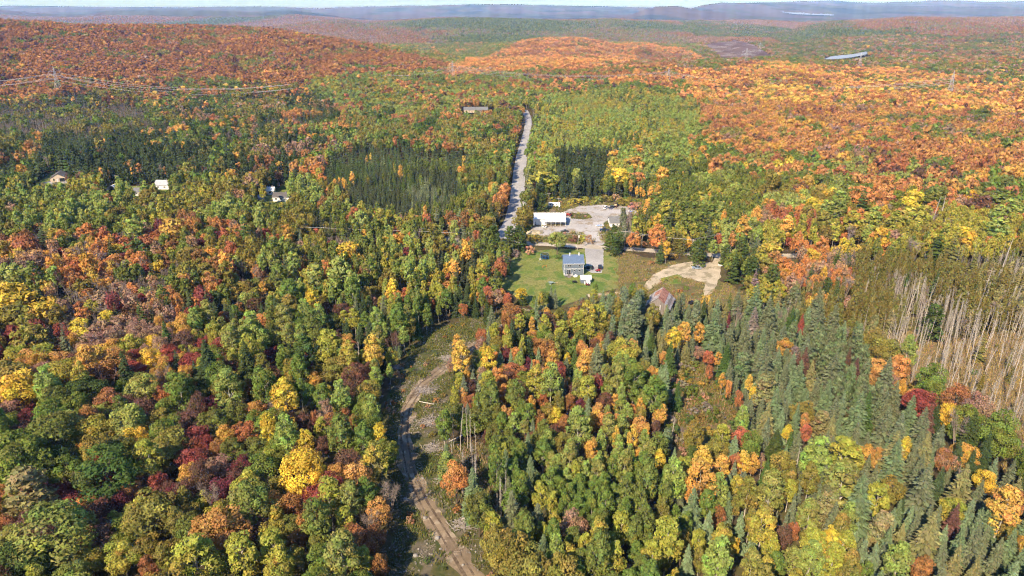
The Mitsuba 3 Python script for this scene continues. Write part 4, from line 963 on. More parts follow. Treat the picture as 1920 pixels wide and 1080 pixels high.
lay('house_drive', ragged(flat_or([(70, 345), (98, 338), (124, 338), (126, 343), (80, 350)]), .4, 24, 1.2), .016, 'drive_bsdf')

# the road that climbs away: a bed laid along the ground
c = np.array(sg.LineString(flat_or(ROAD_UP)).segmentize(6).coords)
for _ in range(6): c[1:-1] = (c[:-2] + 2 * c[1:-1] + c[2:]) / 4
d = unit(np.gradient(c, axis=0)); nrm = np.column_stack([d[:, 1], -d[:, 0]])
zz = height(c[:, 0], c[:, 1]) + .03 + .45 * smooth01(545, 600, c[:, 1])
cols = []
for o, dz in ((-4.4, -1.2), (-3.15, 0), (3.15, 0), (4.4, -1.2)):
    cols.append(np.c_[c + nrm * o, zz + dz * smooth01(545, 600, c[:, 1]) - (.02 if dz else 0)])
V = np.stack(cols, 1).reshape(-1, 3)
q = [[i * 4 + j, i * 4 + j + 1, i * 4 + j + 5, i * 4 + j + 4] for i in range(len(c) - 1) for j in range(3)]
scene['road'] = mikit.ply((V, np.array(q)), 'paved_bsdf')
tag('road', kind='structure')
# the cut strip on the far hillside, and the river behind the ridge
def draped(key, pts, dz, bsdf, step):
    poly = sg.Polygon(flat_or(pts)).segmentize(step)
    x0, y0, x1, y1 = poly.bounds
    xs, ys = np.arange(x0, x1 + step, step), np.arange(y0, y1 + step, step)
    m = sheet(xs, ys, lambda X, Y: height(X, Y) + dz)
    c = m.triangles_center
    m.update_faces(shapely.contains_xy(poly, c[:, 0], c[:, 1])); m.remove_unreferenced_vertices()
    scene[key] = mikit.ply(m, bsdf, smooth=True)
    tag(key, kind='structure')
draped('cleared_hillside', CUTLINE, 6.0, 'heath_bsdf', 16.0)

scene['water_bsdf'] = {'type': 'principled', 'base_color': {'type': 'rgb', 'value': [.20, .22, .23]}, 'roughness': .4, 'specular': .6}
draped('river', RIVER, 9.0, 'water_bsdf', 10.0)
draped('lake', LAKE, 16.0, 'water_bsdf', 60.0)

# low growth: tufts of grass, reeds and weeds
def tuft_patch(seed, n, hgt, codes, width, side=3.2):
    r = np.random.default_rng(seed)
    s = Soup()
    x, y = r.uniform(-side / 2, side / 2, n), r.uniform(-side / 2, side / 2, n)
    h = hgt * r.uniform(.35, 1.3, n) * (.5 + .9 * meshkit.noise(np.c_[x * .9 + seed, y * .9, 0 * x], seed))
    th = r.uniform(0, 6.28, n)
    b = np.c_[x, y, 0 * x]
    d = np.c_[np.cos(th), np.sin(th), 0 * x] * (width * r.uniform(.6, 1.5, n))[:, None]
    top = b + np.c_[r.normal(0, .25, n) * h, r.normal(0, .25, n) * h, h]
    base = np.array([srgb_albedo(PAL[c]) for c in codes])[r.integers(0, len(codes), n)]
    s.tris(np.stack([b - d, b + d, top], 1), np.clip(base * r.normal(1, .2, (n, 1)), .005, .8))
    return s
def grow(key, pts, seed, n, hgt, codes, width, label, gap=3.0, avoid=()):
    P = flat2(pts)
    for v in range(3):
        scene[f'proto_{key}_{v}'] = {'type': 'shapegroup', 'tufts': tuft_patch(seed + v, n, hgt, codes, width).ply('leaf_bsdf')}
    r = np.random.default_rng(seed)
    lo, hi = P.min(0), P.max(0)
    X, Y = np.meshgrid(np.arange(lo[0], hi[0], gap), np.arange(lo[1], hi[1], gap))
    X, Y = X.ravel() + r.uniform(-1, 1, X.size), Y.ravel() + r.uniform(-1, 1, X.size)
    ok = inside(P, X, Y)
    for q in avoid: ok &= ~inside(q, X, Y)
    thin = meshkit.fbm(np.c_[X / 9, Y / 9, 0 * X + seed], 3, seed) > .36
    ok &= thin
    px, py, c = project(np.c_[X, Y, 0 * X])
    ok &= (px > -40) & (px < 1960) & (py < 1120)
    for i, (x, y) in enumerate(zip(X[ok], Y[ok])):
        k = r.uniform(.7, 1.3)
        scene[f'{key}__{i + 1:04d}'] = {'type': 'instance', 'group': {'type': 'ref', 'id': f'proto_{key}_{r.integers(3)}'}, 'to_world': placed_at(x, y, 0, r.uniform(0, 6.28), k, k)}
    tag(key, label, None, None, 'stuff')
tk = np.array(ROADS['track'].buffer(.3).exterior.coords)
gl, la, dr_, ya = flat2(GRAVEL), flat2(LAWN), flat2(DRIVE), flat2(YARD)
cr = np.array(ROADS['cross'].buffer(.6).exterior.coords); ru = np.array(ROADS['road_up'].buffer(.4).exterior.coords)
sa = flat2(SAND)
grow('meadow_grass', MEADOW, 300, 110, .55, 'wotoyt', .09, 'dry grass and weeds of the meadow beside the lawn', 2.7, (gl, la, cr))
grow('yard_weeds', SHOPYARD, 310, 80, .8, 'woggt', .12, 'weeds and rough grass around the workshop yard', 2.7, (ya, cr, ru, sa))
grow('lot_weeds', LOTGAP, 350, 90, .8, 'wotgt', .11, 'weeds and brush around the bare trunks beside the track', 2.5)
lay('lot_ground', ragged(flat2(LOTGAP), 1.0, 17), .012, 'clearing_bsdf')
grow('marsh_reeds', MARSH, 320, 110, 1.1, 'wwtGtwb', .07, 'tan dead reeds and grass of the marsh', 2.6)
grow('track_grass', CLEARING, 330, 90, .7, 'gdgoow', .10, 'rough green grass on both sides of the dirt track', 2.6, (tk,))
grow('brush_undergrowth', SHRUBS, 340, 100, 1.0, 'wotgR', .12, 'brown and green undergrowth in the bushy opening', 2.4)

# cut branches and stones lying about the clearing
def slash_patch(seed, side=3.4):
    r = np.random.default_rng(seed); s = Soup()
    for _ in range(16):
        a, L = r.uniform(0, 6.28), r.uniform(.4, 2.2)
        d = np.array([math.cos(a), math.sin(a), r.normal(0, .12)]) * L / 2
        c = np.array([r.uniform(-side, side) / 2, r.uniform(-side, side) / 2, r.uniform(.05, .3)])
        s.tube([c - d, c + d], [r.uniform(.025, .06), .015], 3, lin((178, 166, 154)) * r.uniform(.25, .7))
    for _ in range(5):
        m = trimesh.creation.icosphere(subdivisions=1, radius=r.uniform(.08, .3)); v = m.vertices * r.uniform(.6, 1.2, 3) + r.normal(0, .02, m.vertices.shape) + [r.uniform(-side, side) / 2, r.uniform(-side, side) / 2, .06]
        s.mesh(v, m.faces, lin((176, 170, 160)) * r.uniform(.3, .75))
    return s
for v in range(3): scene[f'proto_slash_{v}'] = {'type': 'shapegroup', 'litter': slash_patch(500 + v).ply('bark_bsdf')}
r = np.random.default_rng(55)
P = flat2(CLEARING); lo, hi = P.min(0), P.max(0)
X, Y = np.meshgrid(np.arange(lo[0], hi[0], 3.4), np.arange(lo[1], hi[1], 3.4)); X, Y = X.ravel() + r.uniform(-1, 1, X.size), Y.ravel() + r.uniform(-1, 1, X.size)
ok = inside(P, X, Y) & ~inside(np.array(ROADS['track'].buffer(-1.2).exterior.coords), X, Y) & (meshkit.fbm(np.c_[X / 7, Y / 7, 0 * X + 3], 3, 6) > .47)
for i, (x, y) in enumerate(zip(X[ok], Y[ok])):
    scene[f'slash__{i + 1:04d}'] = {'type': 'instance', 'group': {'type': 'ref', 'id': f'proto_slash_{r.integers(3)}'}, 'to_world': placed_at(x, y, 0, r.uniform(0, 6.28), 1, 1)}
tag('slash', 'cut branches and stones strewn over the ground beside the dirt track', None, None, 'stuff')
# ---------------------------------------------------------------- builders for buildings, vehicles and small things
def paint(key, rgb, rough=.6, metal=0.0, vary=.12, s=1.5, coat=0.0):
    a = np.asarray(rgb, float)
    if vary:
        def fn(p, n, uv):
            w = mikit.fbm(p.x / s, p.y / s, p.z / s, 3)
            return mi.Color3f(*[float(q) for q in a]) * (1 - vary + 2 * vary * w)
        c = mikit.proc(fn)
    else:
        c = {'type': 'rgb', 'value': a.tolist()}
    scene['bsdf_' + key] = {'type': 'twosided', 'bsdf': {'type': 'principled', 'base_color': c, 'roughness': rough, 'metallic': metal, 'specular': .4, 'clearcoat': coat}}
    return 'bsdf_' + key

def wood_fn(a, b, w=.22):
    def fn(p, n, uv):
        k = mikit.cell_rand(dr.floor((p.x * .93 - p.y * .36) / w), 3, 1)
        g = mikit.fbm(p.x * 3, p.y * 3, p.z * .6, 3)
        return mikit.mix(a, b, mikit.smoothstep(.1, .9, k * .6 + g * .4))
    return {'type': 'twosided', 'bsdf': {'type': 'diffuse', 'reflectance': mikit.proc(fn)}}

WHITE = paint('white', (.60, .60, .60), .45, 0, .05)
WHITE_ROOF = paint('white_roof', (.66, .67, .68), .35, 0, .04)
SIDING = paint('blue_siding', (.115, .145, .18), .6, 0, .06)
SHINGLE = paint('blue_shingle', (.085, .13, .215), .8, 0, .28, .4)
GREY_ROOF = paint('grey_roof', (.14, .145, .15), .8, 0, .2, .6)
DARK_ROOF = paint('dark_roof', (.09, .085, .085), .8, 0, .2, .6)
PALE_ROOF = paint('pale_roof', (.33, .34, .36), .5, 0, .1, 1.0)
GLASS = paint('dark_glass', (.02, .025, .03), .08, 0, 0)
BEIGE = paint('beige_siding', (.46, .38, .29), .6, 0, .05)
TRIM = paint('trim', (.52, .53, .54), .5, 0, 0)
GREYWOOD = 'bsdf_grey_wood'; scene[GREYWOOD] = wood_fn([.13, .115, .11], [.25, .225, .215])
BROWNWOOD = 'bsdf_brown_wood'; scene[BROWNWOOD] = wood_fn([.16, .12, .085], [.26, .20, .14])
POLEWOOD = paint('pole_wood', (.30, .26, .21), .8, 0, .15, .5)
STEEL = paint('steel', (.42, .43, .44), .4, .3, .05)
BLACK = paint('black', (.016, .016, .018), .35, 0, .1, .5, .3)
RUBBER = paint('rubber', (.02, .02, .02), .8, 0, 0)
RED = paint('red', (.36, .035, .03), .4, 0, .1, .5, .3)
MAROON = paint('maroon', (.14, .02, .03), .5, 0, .1, .5)
ORANGE = paint('orange', (.55, .16, .04), .5, 0, .1, .5)
NAVY = paint('navy', (.02, .035, .07), .3, .2, .08, .8, .5)
TEAL = paint('teal', (.02, .05, .06), .3, .2, .08, .8, .5)
STEELBLUE = paint('steel_blue', (.07, .10, .16), .3, .3, .08, .8, .5)
ICEBLUE = paint('ice_blue', (.26, .33, .44), .3, .3, .05, .8, .5)
CARWHITE = paint('car_white', (.70, .70, .70), .3, 0, .04, .8, .5)
BLUE = paint('bright_blue', (.03, .16, .42), .4, 0, .08, .5)
TAN = paint('tan_load', (.40, .31, .17), .8, 0, .2, .3)
YELLOW = paint('yellow', (.62, .46, .06), .5, 0, .1, .5)
MOSS = paint('grey_green', (.20, .26, .22), .7, 0, .15, .5)
ROCK = paint('pale_rock', (.23, .22, .205), .9, 0, .3, .3)
def rust_fn(p, n, uv):
    g = mikit.fbm(p.x * 1.1, p.y * 1.1, p.z * .5, 4)
    return mikit.mix([.19, .075, .05], [.33, .17, .12], mikit.smoothstep(.35, .65, g))
def tin_fn(p, n, uv):
    g = mikit.fbm(p.x * 1.4, p.y * 1.4, p.z, 4)
    return mikit.mix([.36, .35, .345], [.27, .19, .155], mikit.smoothstep(.48, .68, g))
scene['bsdf_rust'] = {'type': 'twosided', 'bsdf': {'type': 'principled', 'base_color': mikit.proc(rust_fn), 'roughness': .7}}
scene['bsdf_tin'] = {'type': 'twosided', 'bsdf': {'type': 'principled', 'base_color': mikit.proc(tin_fn), 'roughness': .5, 'metallic': .2}}

class Thing:
    """A thing of its own: parts are given in its own metres (x along its length) and stood in place."""
    def __init__(self, name, label, category, loc, turn=0.0, group=None):
        self.key = tag(numbered(name), label, category, group)
        a = math.radians(turn)
        c, s = math.cos(a), math.sin(a)
        self.M = np.array([[c, -s, 0, loc[0]], [s, c, 0, loc[1]], [0, 0, 1, loc[2]], [0, 0, 0, 1.0]])
    def part(self, name, mesh, bsdf, smooth=False, label=None):
        k = numbered(f'{self.key}__{name}')
        if isinstance(mesh, (list, tuple)):
            mesh = trimesh.util.concatenate(list(mesh))
        m = mesh.copy(); m.apply_transform(self.M)
        scene[k] = mikit.ply(m, bsdf, smooth=smooth)
        if label: tag(k, label)
        return k[len(self.key) + 2:]
    def only(self, mesh, bsdf, smooth=False):
        m = mesh.copy(); m.apply_transform(self.M)
        scene[self.key] = mikit.ply(m, bsdf, smooth=smooth)
        return self

def box(x0, x1, y0, y1, z0, z1):
    b = trimesh.creation.box((x1 - x0, y1 - y0, z1 - z0))
    b.apply_translation(((x0 + x1) / 2, (y0 + y1) / 2, (z0 + z1) / 2))
    return b
def rod(a, b, r, n=6):
    a, b = np.asarray(a, float), np.asarray(b, float)
    return trimesh.creation.cylinder(r, sections=n, segment=[a, b])
def hull(pts):
    return trimesh.convex.convex_hull(np.asarray(pts, float))
def slab(p, q, r, s, t=.12):
    """A sheet through four corners, t thick (downwards)."""
    P = np.array([p, q, r, s], float)
    n = np.cross(P[1] - P[0], P[3] - P[0]); n = n / np.linalg.norm(n)
    if n[2] < 0: n = -n
    return hull(np.vstack([P, P - n * t]))
def gable_body(L, W, h, ridge, y0=0.0):
    """Walls of a gabled building, ridge along x, centred on x, from y0 to y0 + W."""
    poly = sg.Polygon([(0, 0), (W, 0), (W, h), (W / 2, ridge), (0, h)])
    m = trimesh.creation.extrude_polygon(poly, L, engine='earcut')
    m.apply_transform(np.array([[0, 0, 1, -L / 2], [1, 0, 0, y0], [0, 1, 0, 0], [0, 0, 0, 1.0]]))
    return m
def window(t, x, z, w, h, y=0.0, panes=1, holder=''):
    """A window in the wall at y (looking along -y): frame proud of the wall, panes set in it."""
    f = .065
    fr = [box(x - w / 2 - f, x + w / 2 + f, y - .07, y - .002, z + h / 2, z + h / 2 + f), box(x - w / 2 - f, x + w / 2 + f, y - .07, y - .002, z - h / 2 - f, z - h / 2),
          box(x - w / 2 - f, x - w / 2, y - .07, y - .002, z - h / 2, z + h / 2), box(x + w / 2, x + w / 2 + f, y - .07, y - .002, z - h / 2, z + h / 2)]
    for i in range(1, panes):
        xx = x - w / 2 + w * i / panes
        fr.append(box(xx - .045, xx + .045, y - .065, y - .002, z - h / 2, z + h / 2))
    n = t.part('window', fr, TRIM)
    t.part(n + '__pane', box(x - w / 2 + .003, x + w / 2 - .003, y - .03, y - .004, z - h / 2 + .003, z + h / 2 - .003), GLASS)

def vehicle(name, shape, px, py, turn, bsdf, label, category, L=4.6, group=None, z=.03):
    """A car, standing where the sight line meets the ground: hull, cab with glass, roof, wheels, lamps."""
    W, H = 1.85, {'sedan': 1.45, 'suv': 1.72, 'pickup': 1.8}[shape]
    p = flat(px, py)
    t = Thing(name, label, category, (p[0], p[1], z), turn, group)
    h = L / 2; belt = H * .56
    def tapered(prof, w0, w1, z0, z1):
        m = trimesh.creation.extrude_polygon(sg.Polygon(prof), 2.0, engine='earcut')
        v = m.vertices.copy(); k = np.clip((v[:, 1] - z0) / (z1 - z0), 0, 1)
        v = np.column_stack([v[:, 0], (v[:, 2] - 1.0) * (w0 * (1 - k) + w1 * k) / 2, v[:, 1]])
        return trimesh.Trimesh(v, m.faces[:, ::-1], process=False)
    arch = lambda x: [(x - .42, .30), (x - .30, .60), (x, .72), (x + .30, .60), (x + .42, .30)]
    fx, rx = h - .85, -h + .95
    if shape == 'pickup':
        prof = [(-h, .35)] + arch(rx) + arch(fx) + [(h, .35), (h + .02, .72), (h - .12, belt - .05), (h - 1.25, belt + .06), (-.35, belt + .06), (-.38, belt + .02), (-h, belt + .02)]
        cab = [(h - 1.45, belt + .05), (h - 2.05, H - .06), (h - 3.0, H - .06), (-.33, belt + .05)]
    elif shape == 'suv':
        prof = [(-h, .35)] + arch(rx) + arch(fx) + [(h, .35), (h + .02, .70), (h - .1, belt - .08), (h - 1.2, belt + .04), (-h + .06, belt + .04)]
        cab = [(h - 1.15, belt + .03), (h - 1.9, H - .05), (-h + .45, H - .05), (-h + .12, belt + .03)]
    else:
        prof = [(-h, .35)] + arch(rx) + arch(fx) + [(h, .35), (h, .66), (h - .15, belt - .06), (h - 1.3, belt + .03), (-h + .85, belt + .03), (-h + .05, belt)]
        cab = [(h - 1.2, belt + .02), (h - 2.0, H - .05), (-h + 1.45, H - .05), (-h + .65, belt + .02)]
    t.part('body', tapered(prof, W, W * .95, .3, belt), bsdf)
    t.part('window', tapered(cab, W * .93, W * .72, belt, H), GLASS)
    (xa, _), (xb, za) = cab[1], cab[2]
    t.part('roof', hull([(x, y, zz) for x, y in ((xa + .03, .70), (xa + .03, -.70), (xb - .03, .70), (xb - .03, -.70)) for zz in (H - .05, H)]), bsdf)
    if shape == 'pickup':
        t.part('bed', box(-h + .08, -.5, -.78, .78, belt + .022, belt + .03), RUBBER)
    for x in (fx, rx):
        for s in (1, -1):
            w = trimesh.creation.cylinder(.345, .24, sections=14); w.apply_transform(trimesh.transformations.rotation_matrix(math.pi / 2, [1, 0, 0])); w.apply_translation((x, s * (W / 2 - .1), .345))
            n = t.part('wheel', w, RUBBER)
            q = trimesh.creation.cylinder(.2, .25, sections=10); q.apply_transform(trimesh.transformations.rotation_matrix(math.pi / 2, [1, 0, 0])); q.apply_translation((x, s * (W / 2 - .098), .345))
            t.part(n + '__rim', q, STEEL)
    for s in (1, -1):
        t.part('headlight', box(h - .1, h + .03, s * .62 - .17, s * .62 + .17, .66, .80), TRIM)
        t.part('taillight', box(-h - .02, -h + .06, s * .70 - .1, s * .70 + .1, .62, .86), RED)
    return t
# ---------------------------------------------------------------- the blue house and its garden
def facing(px, py): return flat(px, py)

p = flat(1075.3, 516.0)
t = Thing('house', 'two storey blue grey house with white trim and blue shingle roof on the lawn', 'house', p, 1.5)
W, D, h, rg = 8.5, 8.2, 5.75, 8.3
t.part('wall', gable_body(W, D, h, rg - .12), SIDING)
e = .45
rf = t.part('roof', [slab((-W / 2 - e, -e, h - .26), (W / 2 + e, -e, h - .26), (W / 2 + e, D / 2, rg), (-W / 2 - e, D / 2, rg), .16), slab((-W / 2 - e, D + e, h - .26), (W / 2 + e, D + e, h - .26), (W / 2 + e, D / 2, rg), (-W / 2 - e, D / 2, rg), .16)], SHINGLE)
for x in (-1.55, 2.55): t.part(rf + '__vent', [box(x - .22, x + .22, D / 2 - .5, D / 2 - .1, rg - .35, rg + .75), box(x - .28, x + .28, D / 2 - .56, D / 2 - .04, rg + .75, rg + .83)], WHITE)
for s in (-1, 1): t.part('corner_trim', box(s * (W / 2 + .012) - .09, s * (W / 2 + .012) + .09, -.035, .12, 0, h - .1), TRIM)
t.part('band', box(-W / 2 - .03, W / 2 + .03, -.05, -.002, 2.9, 3.1), TRIM)
t.part('fascia', box(-W / 2 - e, W / 2 + e, -e - .05, -e - .004, h - .46, h - .20), TRIM)
window(t, -1.9, 4.5, 1.55, .95, 0, 2); window(t, 2.55, 4.45, .85, .95, 0)
window(t, .35, 2.25, .8, .6, 0); window(t, 2.5, 2.25, .8, .6, 0)
n = t.part('door', [box(-3.0, -2.9, -.07, -.002, .55, 2.72), box(-1.3, -1.2, -.07, -.002, .55, 2.72), box(-2.9, -1.3, -.07, -.002, 2.62, 2.72), box(-2.14, -2.06, -.07, -.002, .55, 2.62)], TRIM)
t.part(n + '__pane', box(-2.897, -1.303, -.03, -.004, .56, 2.617), GLASS)
dk = t.part('deck', [box(-4.1, -.6, -2.5, -.06, .42, .54)] + [box(x - .06, x + .06, y - .06, y + .06, 0, .42) for x in (-3.95, -2.3, -.75) for y in (-2.4, -.2)], GREYWOOD)
t.part(dk + '__railing', [box(-4.1, -2.9, -2.5, -2.42, 1.36, 1.44), box(-1.5, -.6, -2.5, -2.42, 1.36, 1.44), box(-4.1, -4.02, -2.42, -.1, 1.36, 1.44), box(-.68, -.6, -2.42, -.1, 1.36, 1.44)] +
       [box(x - .03, x + .03, -2.49, -2.43, .54, 1.36) for x in np.r_[np.arange(-4.07, -2.9, .19), np.arange(-1.5, -.6, .19)]] + [box(s - .03, s + .03, y - .03, y + .03, .54, 1.36) for s in (-4.06, -.64) for y in np.arange(-2.3, -.1, .24)], TRIM)
for i in range(3): t.part('step', box(-2.8, -1.6, -2.8 - i * .28, -2.5 - i * .28, .0, .42 - i * .14), GREYWOOD)
q = flat(1079.2, 519.0)
t = Thing('tarp', 'white tarp lying in a heap against the wall of the blue house', 'tarp', q, 10)
m = trimesh.creation.icosphere(subdivisions=3, radius=1.0); v = m.vertices * [1.0, .7, .75]
m.vertices = v * (1 + .3 * (meshkit.fbm(v * 1.6, 3, 5) - .5))[:, None]; m.apply_translation((0, 0, .25)); t.only(m, WHITE, 40)

q = flat(1098.7, 531.2)
t = Thing('shed', 'small blue grey shed with white roof behind the blue house', 'shed', q, 2)
W, D, h, rg = 4.4, 3.6, 2.05, 3.15
t.part('wall', gable_body(W, D, h, rg - .1), SIDING)
t.part('roof', [slab((-W / 2 - .2, -.3, h - .16), (W / 2 + .2, -.3, h - .16), (W / 2 + .2, D / 2, rg), (-W / 2 - .2, D / 2, rg), .1), slab((-W / 2 - .2, D + .3, h - .16), (W / 2 + .2, D + .3, h - .16), (W / 2 + .2, D / 2, rg), (-W / 2 - .2, D / 2, rg), .1)], WHITE_ROOF)
n = t.part('door', [box(-.1, .75, -.07, -.002, .05, 1.85), box(.78, 1.63, -.07, -.002, .05, 1.85)], WHITE)
t.part(n + '__handle', box(.66, .72, -.12, -.072, .9, 1.1), BLACK)
for i, (px, py) in enumerate(((1096.6, 532.6), (1101.6, 533.2), (1105.6, 533.2))):
    t = Thing('white_tank', f'upright white tank in front of the white roofed shed, {["nearest the deck", "the middle one", "farthest from the deck"][i]}', 'tank', flat(px, py), 0, 'white tanks by the shed')
    t.part('shell', trimesh.creation.capsule(1.0, .34, count=[10, 14]).apply_translation((0, 0, .36)), WHITE, 40)
    t.part('valve', trimesh.creation.cylinder(.08, .2, sections=10).apply_translation((0, 0, 1.78)), STEEL)
t = Thing('garden_tractor', 'dark red garden tractor parked in front of the shed', 'tractor', flat(1102.5, 535.5), 160)
t.part('hood', box(.05, .85, -.27, .27, .35, .8), MAROON); t.part('seat', box(-.6, -.15, -.24, .24, .55, .95), BLACK); t.part('fender', box(-.75, -.1, -.48, .48, .42, .54), MAROON)
for x, rr in ((.6, .2), (-.45, .27)):
    for s in (-.38, .38):
        w = trimesh.creation.cylinder(rr, .18, sections=12); w.apply_transform(trimesh.transformations.rotation_matrix(math.pi / 2, [1, 0, 0])); w.apply_translation((x, s, rr)); t.part('wheel', w, RUBBER)

q = flat(1021.2, 485.5)
t = Thing('trampoline', 'round blue trampoline with dark safety net on the lawn', 'trampoline', q)
R = 1.85
ring = trimesh.creation.annulus(R - .32, R, .07, sections=32).apply_translation((0, 0, .88))
t.part('pad', ring, BLUE, 40); t.part('mat', trimesh.creation.cylinder(R - .33, .02, sections=32).apply_translation((0, 0, .87)), BLACK)
a = np.arange(8) * math.pi / 4 + .2
for x, y in zip(np.cos(a) * (R + .04), np.sin(a) * (R + .04)):
    n = t.part('pole', rod((x, y, 0), (x, y, 2.6), .045), BLUE)
net = trimesh.creation.annulus(R - .02, R, 1.55, sections=32).apply_translation((0, 0, .95 + .78))
scene['bsdf_net'] = {'type': 'blendbsdf', 'weight': .5, 'a': {'type': 'null'}, 'b': {'type': 'twosided', 'bsdf': {'type': 'diffuse', 'reflectance': {'type': 'rgb', 'value': [.02, .022, .03]}}}}
t.part('net', net, 'bsdf_net')
t.part('top_ring', trimesh.creation.torus(R, .03, major_sections=32, minor_sections=6).apply_translation((0, 0, 2.55)), BLUE, 40)
t = Thing('ladder', 'little pale ladder leaning beside the blue trampoline', 'ladder', flat(1013.5, 488.5), 30)
for s in (-.35, .35): t.part('rail', rod((s, 0, 0), (s, 1.0, 1.05), .06), TRIM)
for k in range(1, 4): t.part('rung', rod((-.35, k * .25, k * .26), (.35, k * .25, k * .26), .05), TRIM)
t = Thing('toy_frame', 'small orange toy goal frame standing on the grass', 'goal', flat(1021.5, 502), 20)
t.part('crossbar', rod((-.9, 0, 1.0), (.9, 0, 1.0), .07), ORANGE)
for s in (-.9, .9): t.part('post', rod((s, 0, 0), (s, 0, 1.0), .07), ORANGE); t.part('stay', rod((s, 0, 1.0), (s, .8, 0), .05), ORANGE)
t = Thing('patio_table', 'round grey green table with a bench on the lawn', 'table', flat(1033.5, 532), 10)
t.part('tabletop', trimesh.creation.cylinder(1.05, .09, sections=20).apply_translation((0, 0, .72)), MOSS); t.part('pedestal', trimesh.creation.cylinder(.16, .68, sections=10).apply_translation((0, 0, .34)), MOSS)
for k in range(3):
    b = trimesh.creation.annulus(1.25, 1.55, .07, sections=10, angle=None) if False else box(-.5, .5, 1.25, 1.6, .40, .47)
    b.apply_transform(trimesh.transformations.rotation_matrix(k * 2.094 + .5, [0, 0, 1])); n = t.part('bench', b, MOSS)
    b = box(-.3, .3, 1.36, 1.46, 0, .40); b.apply_transform(trimesh.transformations.rotation_matrix(k * 2.094 + .5, [0, 0, 1])); t.part(n + '__support', b, MOSS)
t = Thing('plank', 'pale plank lying on the grass beside the round table', 'plank', flat(1041, 530.3), -4); t.only(box(-1.2, 1.2, -.18, .18, .02, .12), TAN)
t = Thing('grill', 'black barbecue grill standing on the lawn beside the shed', 'grill', flat(1077, 531.5), 8)
t.part('lid', hull([(x, y, z) for x in (-.75, .75) for y, z in ((-.35, .9), (.35, .9), (-.22, 1.3), (.22, 1.3))]), BLACK); t.part('tray', box(-1.15, 1.15, -.38, .38, .80, .89), BLACK)
for x in (-.7, .7): t.part('leg', [box(x - .05, x + .05, y - .05, y + .05, 0, .8) for y in (-.3, .3)], BLACK)

# ---------------------------------------------------------------- the white workshop
q = flat(1030.0, 423.2)
t = Thing('workshop', 'long white workshop with white metal roof and open porch beside the yard', 'building', q, 0)
L, D = 17.3, 11.0; h, rg = 3.9, 5.7; x0, xs, x1 = -L / 2, -L / 2 + 6.4, L / 2; yb = 2.6
m = trimesh.creation.extrude_polygon(sg.Polygon([(0, 0), (D, 0), (D, h), (D / 2, rg - .12), (0, h)]), 6.4, engine='earcut'); m.apply_transform(np.array([[0, 0, 1, x0], [1, 0, 0, 0], [0, 1, 0, 0], [0, 0, 0, 1.0]]))
hk = h + (rg - .12 - h) * yb / (D / 2)
m2 = trimesh.creation.extrude_polygon(sg.Polygon([(yb, 0), (D, 0), (D, h), (D / 2, rg - .12), (yb, hk)]), x1 - xs - .004, engine='earcut'); m2.apply_transform(np.array([[0, 0, 1, xs + .004], [1, 0, 0, 0], [0, 1, 0, 0], [0, 0, 0, 1.0]]))
t.part('wall', [m, m2], WHITE)
ny = 14
for k in range(ny):         # ribbed sheets
    a, b = x0 - .3 + (L + .6) * k / ny, x0 - .3 + (L + .6) * (k + 1) / ny - .03
    t.part('roof_panel', slab((a, -.4, h - .1), (b, -.4, h - .1), (b, D / 2, rg + .02), (a, D / 2, rg + .02), .1), WHITE_ROOF)
t.part('roof', slab((x0 - .3, D + .4, h - .1), (x1 + .3, D + .4, h - .1), (x1 + .3, D / 2, rg), (x0 - .3, D / 2, rg), .1), WHITE_ROOF)
t.part('porch_roof', slab((xs - .2, -1.9, h - .95), (x1 + .25, -1.9, h - .95), (x1 + .25, -.42, h - .22), (xs - .2, -.42, h - .22), .1), WHITE_ROOF)
for x in np.linspace(xs + .5, x1 - .2, 5): t.part('post', box(x - .09, x + .09, -1.75, -1.57, 0, h - 1.0), TRIM)
t.part('porch_floor', box(xs, x1, -1.8, yb, .02, .18), GREYWOOD)
for x in (xs + 2.0, xs + 4.6, xs + 7.4): window(t, x, 1.7, 1.9, 1.3, yb, 2)
n = t.part('door', box(xs + 9.1, xs + 10.1, yb - .08, yb - .002, .2, 2.3), STEEL); t.part(n + '__handle', box(xs + 9.2, xs + 9.26, yb - .15, yb - .082, 1.1, 1.3), BLACK)
n = t.part('side_door', box(x0 + 1.1, x0 + 1.45, -.06, -.002, .05, 2.2), GLASS)
p = flat(1021.0, 427.2)
t = Thing('golf_cart', 'small white cart with a canopy in front of the workshop', 'cart', p, 25)
t.part('body', hull([(x, y, z) for x, z in ((-1.1, .3), (1.2, .3), (1.15, .75), (.5, .95), (-1.1, .8)) for y in (-.6, .6)]), CARWHITE); t.part('seat', box(-.6, .05, -.52, .52, .8, 1.25), BLACK); t.part('canopy', box(-1.05, .75, -.66, .66, 1.95, 2.03), CARWHITE)
for x in (-1.0, .7):
    for s in (-.58, .58): t.part('post', rod((x, s, .8), (x, s, 1.95), .035), TRIM)
for x in (-.75, .8):
    for s in (-.55, .55):
        w = trimesh.creation.cylinder(.26, .2, sections=12); w.apply_transform(trimesh.transformations.rotation_matrix(math.pi / 2, [1, 0, 0])); w.apply_translation((x, s, .26)); t.part('wheel', w, RUBBER)
q = flat(1003, 437)
t = Thing('sand_heap', 'low heap of tan sand between the road and the workshop', 'sand heap', q, 8)
m = trimesh.creation.icosphere(subdivisions=4, radius=1.0); m = m.slice_plane([0, 0, 0], [0, 0, 1]); v = m.vertices * [4.8, 2.6, 1.5]
v[:, 2] *= .75 + .5 * meshkit.fbm(np.c_[v[:, :2] * .8, 0 * v[:, 0]], 3, 4); m.vertices = v; t.only(m, 'dirt_bsdf', True)
q = flat(1038.8, 388.5)
t = Thing('camper', 'long white camper trailer parked behind the workshop', 'trailer', q, -3)
